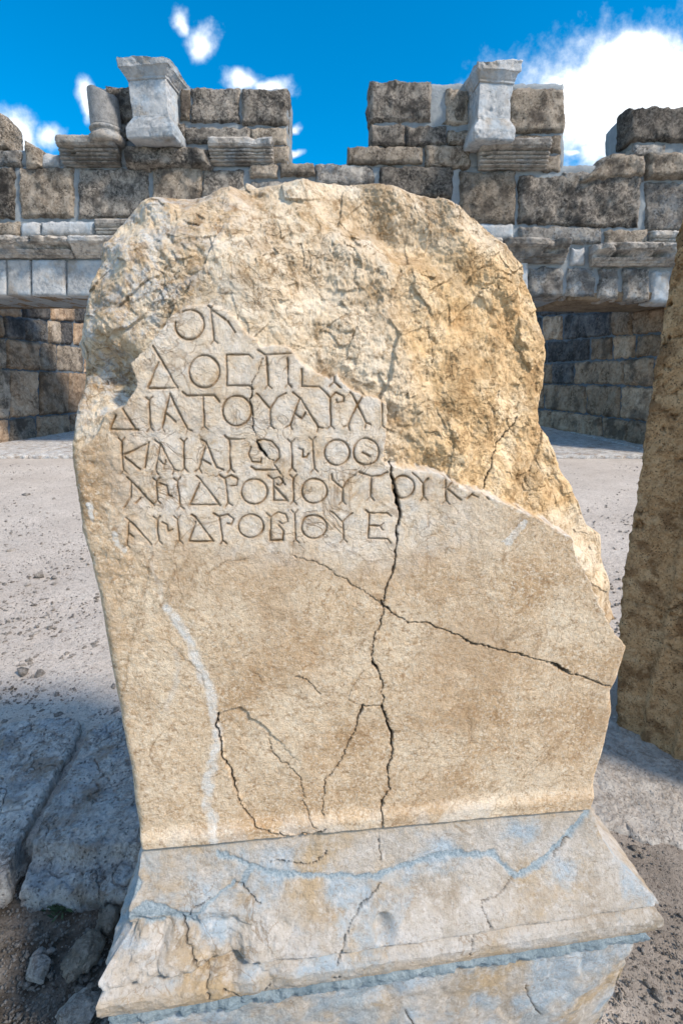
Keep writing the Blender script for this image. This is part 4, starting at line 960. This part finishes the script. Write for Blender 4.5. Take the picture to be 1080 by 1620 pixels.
# the soffit slabs under the frieze
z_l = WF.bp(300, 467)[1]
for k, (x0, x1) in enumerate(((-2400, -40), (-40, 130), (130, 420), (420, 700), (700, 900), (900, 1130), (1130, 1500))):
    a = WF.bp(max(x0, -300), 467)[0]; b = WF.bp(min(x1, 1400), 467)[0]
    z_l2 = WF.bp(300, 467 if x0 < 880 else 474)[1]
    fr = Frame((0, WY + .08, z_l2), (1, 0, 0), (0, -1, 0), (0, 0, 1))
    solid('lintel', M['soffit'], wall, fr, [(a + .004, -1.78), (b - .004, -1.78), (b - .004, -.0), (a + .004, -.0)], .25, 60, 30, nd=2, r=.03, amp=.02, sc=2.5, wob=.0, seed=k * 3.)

# ------------------------------------------------------------------ splayed inner walls seen through the openings
def inner(name, label, pa, pb, seams, xs_by_row, mats, xlim, top):
    A = ground_pt(*pa); B = ground_pt(*pb); e = (B - A); e[2] = 0; L = np.linalg.norm(e); e /= L; n = np.array([-e[1], e[0], 0])
    fr = Frame((A[0], A[1], 0), e, (0, 0, 1), n)
    root = empty(name, (float(A[0]), float(A[1]), 0), label, 'wall')
    def yat(k, x):
        (xa, ya), (xb, yb) = seams[k]; return ya + (yb - ya) * (x - xa) / (xb - xa)
    for k, xs in enumerate(xs_by_row):
        for i, (x0, x1) in enumerate(zip(xs[:-1], xs[1:])):
            g = 1.3
            pts = [(x0 + g, yat(k + 1, x0) - g), (x1 - g, yat(k + 1, x1) - g), (x1 - g, yat(k, x1) + g), (x0 + g, yat(k, x0) + g)]
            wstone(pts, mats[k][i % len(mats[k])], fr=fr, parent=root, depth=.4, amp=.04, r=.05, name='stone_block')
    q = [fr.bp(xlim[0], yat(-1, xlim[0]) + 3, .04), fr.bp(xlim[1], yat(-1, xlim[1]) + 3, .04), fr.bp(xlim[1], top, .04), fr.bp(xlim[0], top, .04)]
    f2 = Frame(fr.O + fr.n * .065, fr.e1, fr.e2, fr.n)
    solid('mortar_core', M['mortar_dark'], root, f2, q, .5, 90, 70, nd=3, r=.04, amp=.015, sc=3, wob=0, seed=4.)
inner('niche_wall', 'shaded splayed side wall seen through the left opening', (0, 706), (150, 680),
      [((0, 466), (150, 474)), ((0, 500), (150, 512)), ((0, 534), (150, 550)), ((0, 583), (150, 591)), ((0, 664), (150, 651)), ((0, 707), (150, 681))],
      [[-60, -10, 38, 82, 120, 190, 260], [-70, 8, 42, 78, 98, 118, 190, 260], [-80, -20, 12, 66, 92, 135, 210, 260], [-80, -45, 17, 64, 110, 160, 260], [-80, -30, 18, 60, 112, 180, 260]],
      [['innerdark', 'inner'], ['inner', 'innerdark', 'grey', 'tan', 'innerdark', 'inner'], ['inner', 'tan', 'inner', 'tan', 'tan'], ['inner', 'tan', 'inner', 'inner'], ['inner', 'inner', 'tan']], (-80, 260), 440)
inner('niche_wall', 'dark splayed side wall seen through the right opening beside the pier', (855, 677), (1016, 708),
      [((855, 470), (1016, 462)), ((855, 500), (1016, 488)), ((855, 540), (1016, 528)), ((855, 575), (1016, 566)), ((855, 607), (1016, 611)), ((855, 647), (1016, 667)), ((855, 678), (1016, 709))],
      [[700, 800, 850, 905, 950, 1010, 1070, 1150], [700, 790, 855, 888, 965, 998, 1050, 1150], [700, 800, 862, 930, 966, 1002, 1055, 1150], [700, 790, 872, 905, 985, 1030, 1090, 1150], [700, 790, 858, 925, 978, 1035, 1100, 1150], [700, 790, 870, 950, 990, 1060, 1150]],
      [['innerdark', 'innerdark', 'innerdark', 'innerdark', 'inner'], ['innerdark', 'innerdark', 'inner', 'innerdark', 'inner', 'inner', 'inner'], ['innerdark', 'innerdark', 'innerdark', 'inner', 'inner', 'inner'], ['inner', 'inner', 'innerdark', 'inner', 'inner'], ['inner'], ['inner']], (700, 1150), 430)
# plain thresholds before the openings
thr = empty('threshold', (0, WY, 0), None, None); thr['kind'] = 'structure'; thr['label'] = 'low worn stone step running along the foot of the ruined wall'
for i, (x0, x1) in enumerate(((-300, -120), (-117, 40), (43, 190), (193, 400), (403, 620), (623, 830), (833, 1060), (1063, 1300))):
    a = ground_pt(x0, 722, .05)[0]; b = ground_pt(x1, 722, .05)[0]; Yf = ground_pt(100, 720, .07)[1]
    fr = Frame((0, 0, .07), (1, 0, 0), (0, 1, 0), (0, 0, -1))
    def df(S, Y, u, v, P0, ed): return .02 * (1 - np.clip(ed / .05, 0, 1)) ** 2 + .015 * fbm(P0, 3, 4, 3.)
    solid('slab', M['slab'], thr, fr, [(a + .01, Yf), (b - .01, Yf), (b - .01, 19.), (a + .01, 19.)], .1, 60, 60, nd=2, dfun=df, wob=.04, side_amp=.02)

# ------------------------------------------------------------------ things standing on the wall
def altar(px_l, px_r, y_top, y_bot, Yf, label, seed, rot, prof, tilt):
    fr0 = Frame((0, Yf, 0), (1, 0, 0), (0, 0, 1), (0, 1, 0))
    sl, zb = fr0.bp(px_l, y_bot); sr, _ = fr0.bp(px_r, y_bot); _, zt = fr0.bp((px_l + px_r) / 2, y_top)
    c = (sl + sr) / 2; w = sr - sl; H = zt - zb
    e = np.array([math.cos(rot), math.sin(rot), 0]); n = np.array([-e[1], e[0], 0])
    fr = Frame(np.array([c, Yf, zb]) - e * w / 2, e, (0, 0, 1), n)
    root = empty('marble_altar', (c, Yf, zb), label, 'altar')
    P = [(z * H, o * w) for z, o in prof]
    def fun(P0):
        d = -.06 * np.clip(fbm(P0, 3.2, 4, seed) - .25, 0, 1) * (P0[..., 2] > zb + H * .86) - .06 * np.clip(fbm(P0, 3.5, 4, seed + 3) - .35, 0, 1)
        return d, {}
    cut = [i for i, q in enumerate(P)]
    a = [q for q in P if q[0] <= H * .30]; b = [q for q in P if H * .30 < q[0] < H * .74]; c_ = [q for q in P if q[0] >= H * .74]
    kw = dict(nf=60, ns=50, nb=20, amp=.012, sc=5, seed=seed, fun=fun, rows=36)
    def clip(V):
        V = V.copy(); top = zb + H * (.975 - abs(tilt) * .5) - tilt * H * (V[..., 0] - c) / w + .045 * fbm(V, 3, 4, seed); m = V[..., 2] > top; V[..., 2][m] = top[m] + .2 * (V[..., 2][m] - top[m]); return V
    rect_tube('base', M['pale'], root, fr, 0, w, 0, w, a + [b[0]], **kw)
    rect_tube('die', M['pale'], root, fr, 0, w, 0, w, [(a[-1][0] - .0, b[0][1] - .02)] + [b[0], b[-1]], **kw)
    rect_tube('cap', M['pale'], root, fr, 0, w, 0, w, [b[-1]] + c_, **dict(kw, clip=clip))
AP = [(0, .10), (.02, .13), (.13, .14), (.15, .125), (.20, .09), (.27, .02), (.29, 0), (.31, 0), (.72, 0), (.735, .0), (.745, .035), (.77, .035), (.785, .06), (.84, .125), (.86, .15), (.865, .17), (.985, .185), (1.0, .17)]
altar(211, 271, 90, 221, WY - .35, 'pale marble altar standing on the left raised part beside the column stump', 3., R(-7), AP, .05)
altar(752, 805, 97, 224, WY - .35, 'pale marble altar standing on the right raised part of the wall', 9., R(7), AP, -.035)
def stump():
    fr0 = Frame((0, WY - .3, 0), (1, 0, 0), (0, 0, 1), (0, 1, 0))
    sl, zb = fr0.bp(137, 219); sr, _ = fr0.bp(184, 219); _, zt = fr0.bp(160, 131)
    c = (sl + sr) / 2; r = (sr - sl) / 2; H = zt - zb
    root = empty('column_stump', (c, WY - .3 + r, zb), 'broken grey granite column stump with a moulded base on the wall top', 'column')
    def lathe(name, mat, prof, cut=False):
        n = 64; rows = np.array(prof); a = np.linspace(0, 2 * math.pi, n, endpoint=False)
        Rr = rows[:, 1][:, None] * r * np.ones((1, n)); Z = rows[:, 0][:, None] * H * np.ones((1, n))
        X = c + Rr * np.cos(a); Y = WY - .3 + r + Rr * np.sin(a)
        P = np.stack([X, Y, Z + zb], -1)
        dv = 1 + .02 * fbm(P, 6, 4); X = c + Rr * dv * np.cos(a); Y = WY - .3 + r + Rr * dv * np.sin(a)
        if cut:
            top = zb + H * (.93 - .10 * np.cos(a)[None] * 0 - .07 * (np.cos(a)[None]) ) + .04 * fbm(P, 5, 3)
            Zw = np.minimum(Z + zb, top)
        else: Zw = Z + zb
        V = np.stack([X, Y, Zw], -1).reshape(-1, 3); nr = len(rows); idx = np.arange(nr * n).reshape(nr, n)
        q = np.stack([idx[:-1], np.roll(idx[:-1], -1, 1), np.roll(idx[1:], -1, 1), idx[1:]], -1).reshape(-1, 4)
        V = np.concatenate([V, [V[idx[0]].mean(0), V[idx[-1]].mean(0)]])
        f = np.concatenate([np.stack([np.roll(idx[0], -1), idx[0], np.full(n, nr * n)], -1), np.stack([idx[-1], np.roll(idx[-1], -1), np.full(n, nr * n + 1)], -1)])
        link_mesh(name, V, [q, f], M[mat], root)
    lathe('base', 'mould', [(0, 1.12), (.05, 1.2), (.12, 1.18), (.15, 1.08), (.17, 1.0), (.22, .98), (.235, 1.06), (.27, 1.1), (.30, 1.05), (.305, .98)])
    lathe('shaft', 'column', [(.305, .98), (.33, 1.0)] + [(z, .99 - .04 * (z - .33)) for z in np.linspace(.35, 1.12, 30)], cut=True)
stump()
print('objects', len(bpy.data.objects), 'tris', sum(len(m.loops) - 2 * len(m.polygons) for m in bpy.data.meshes))
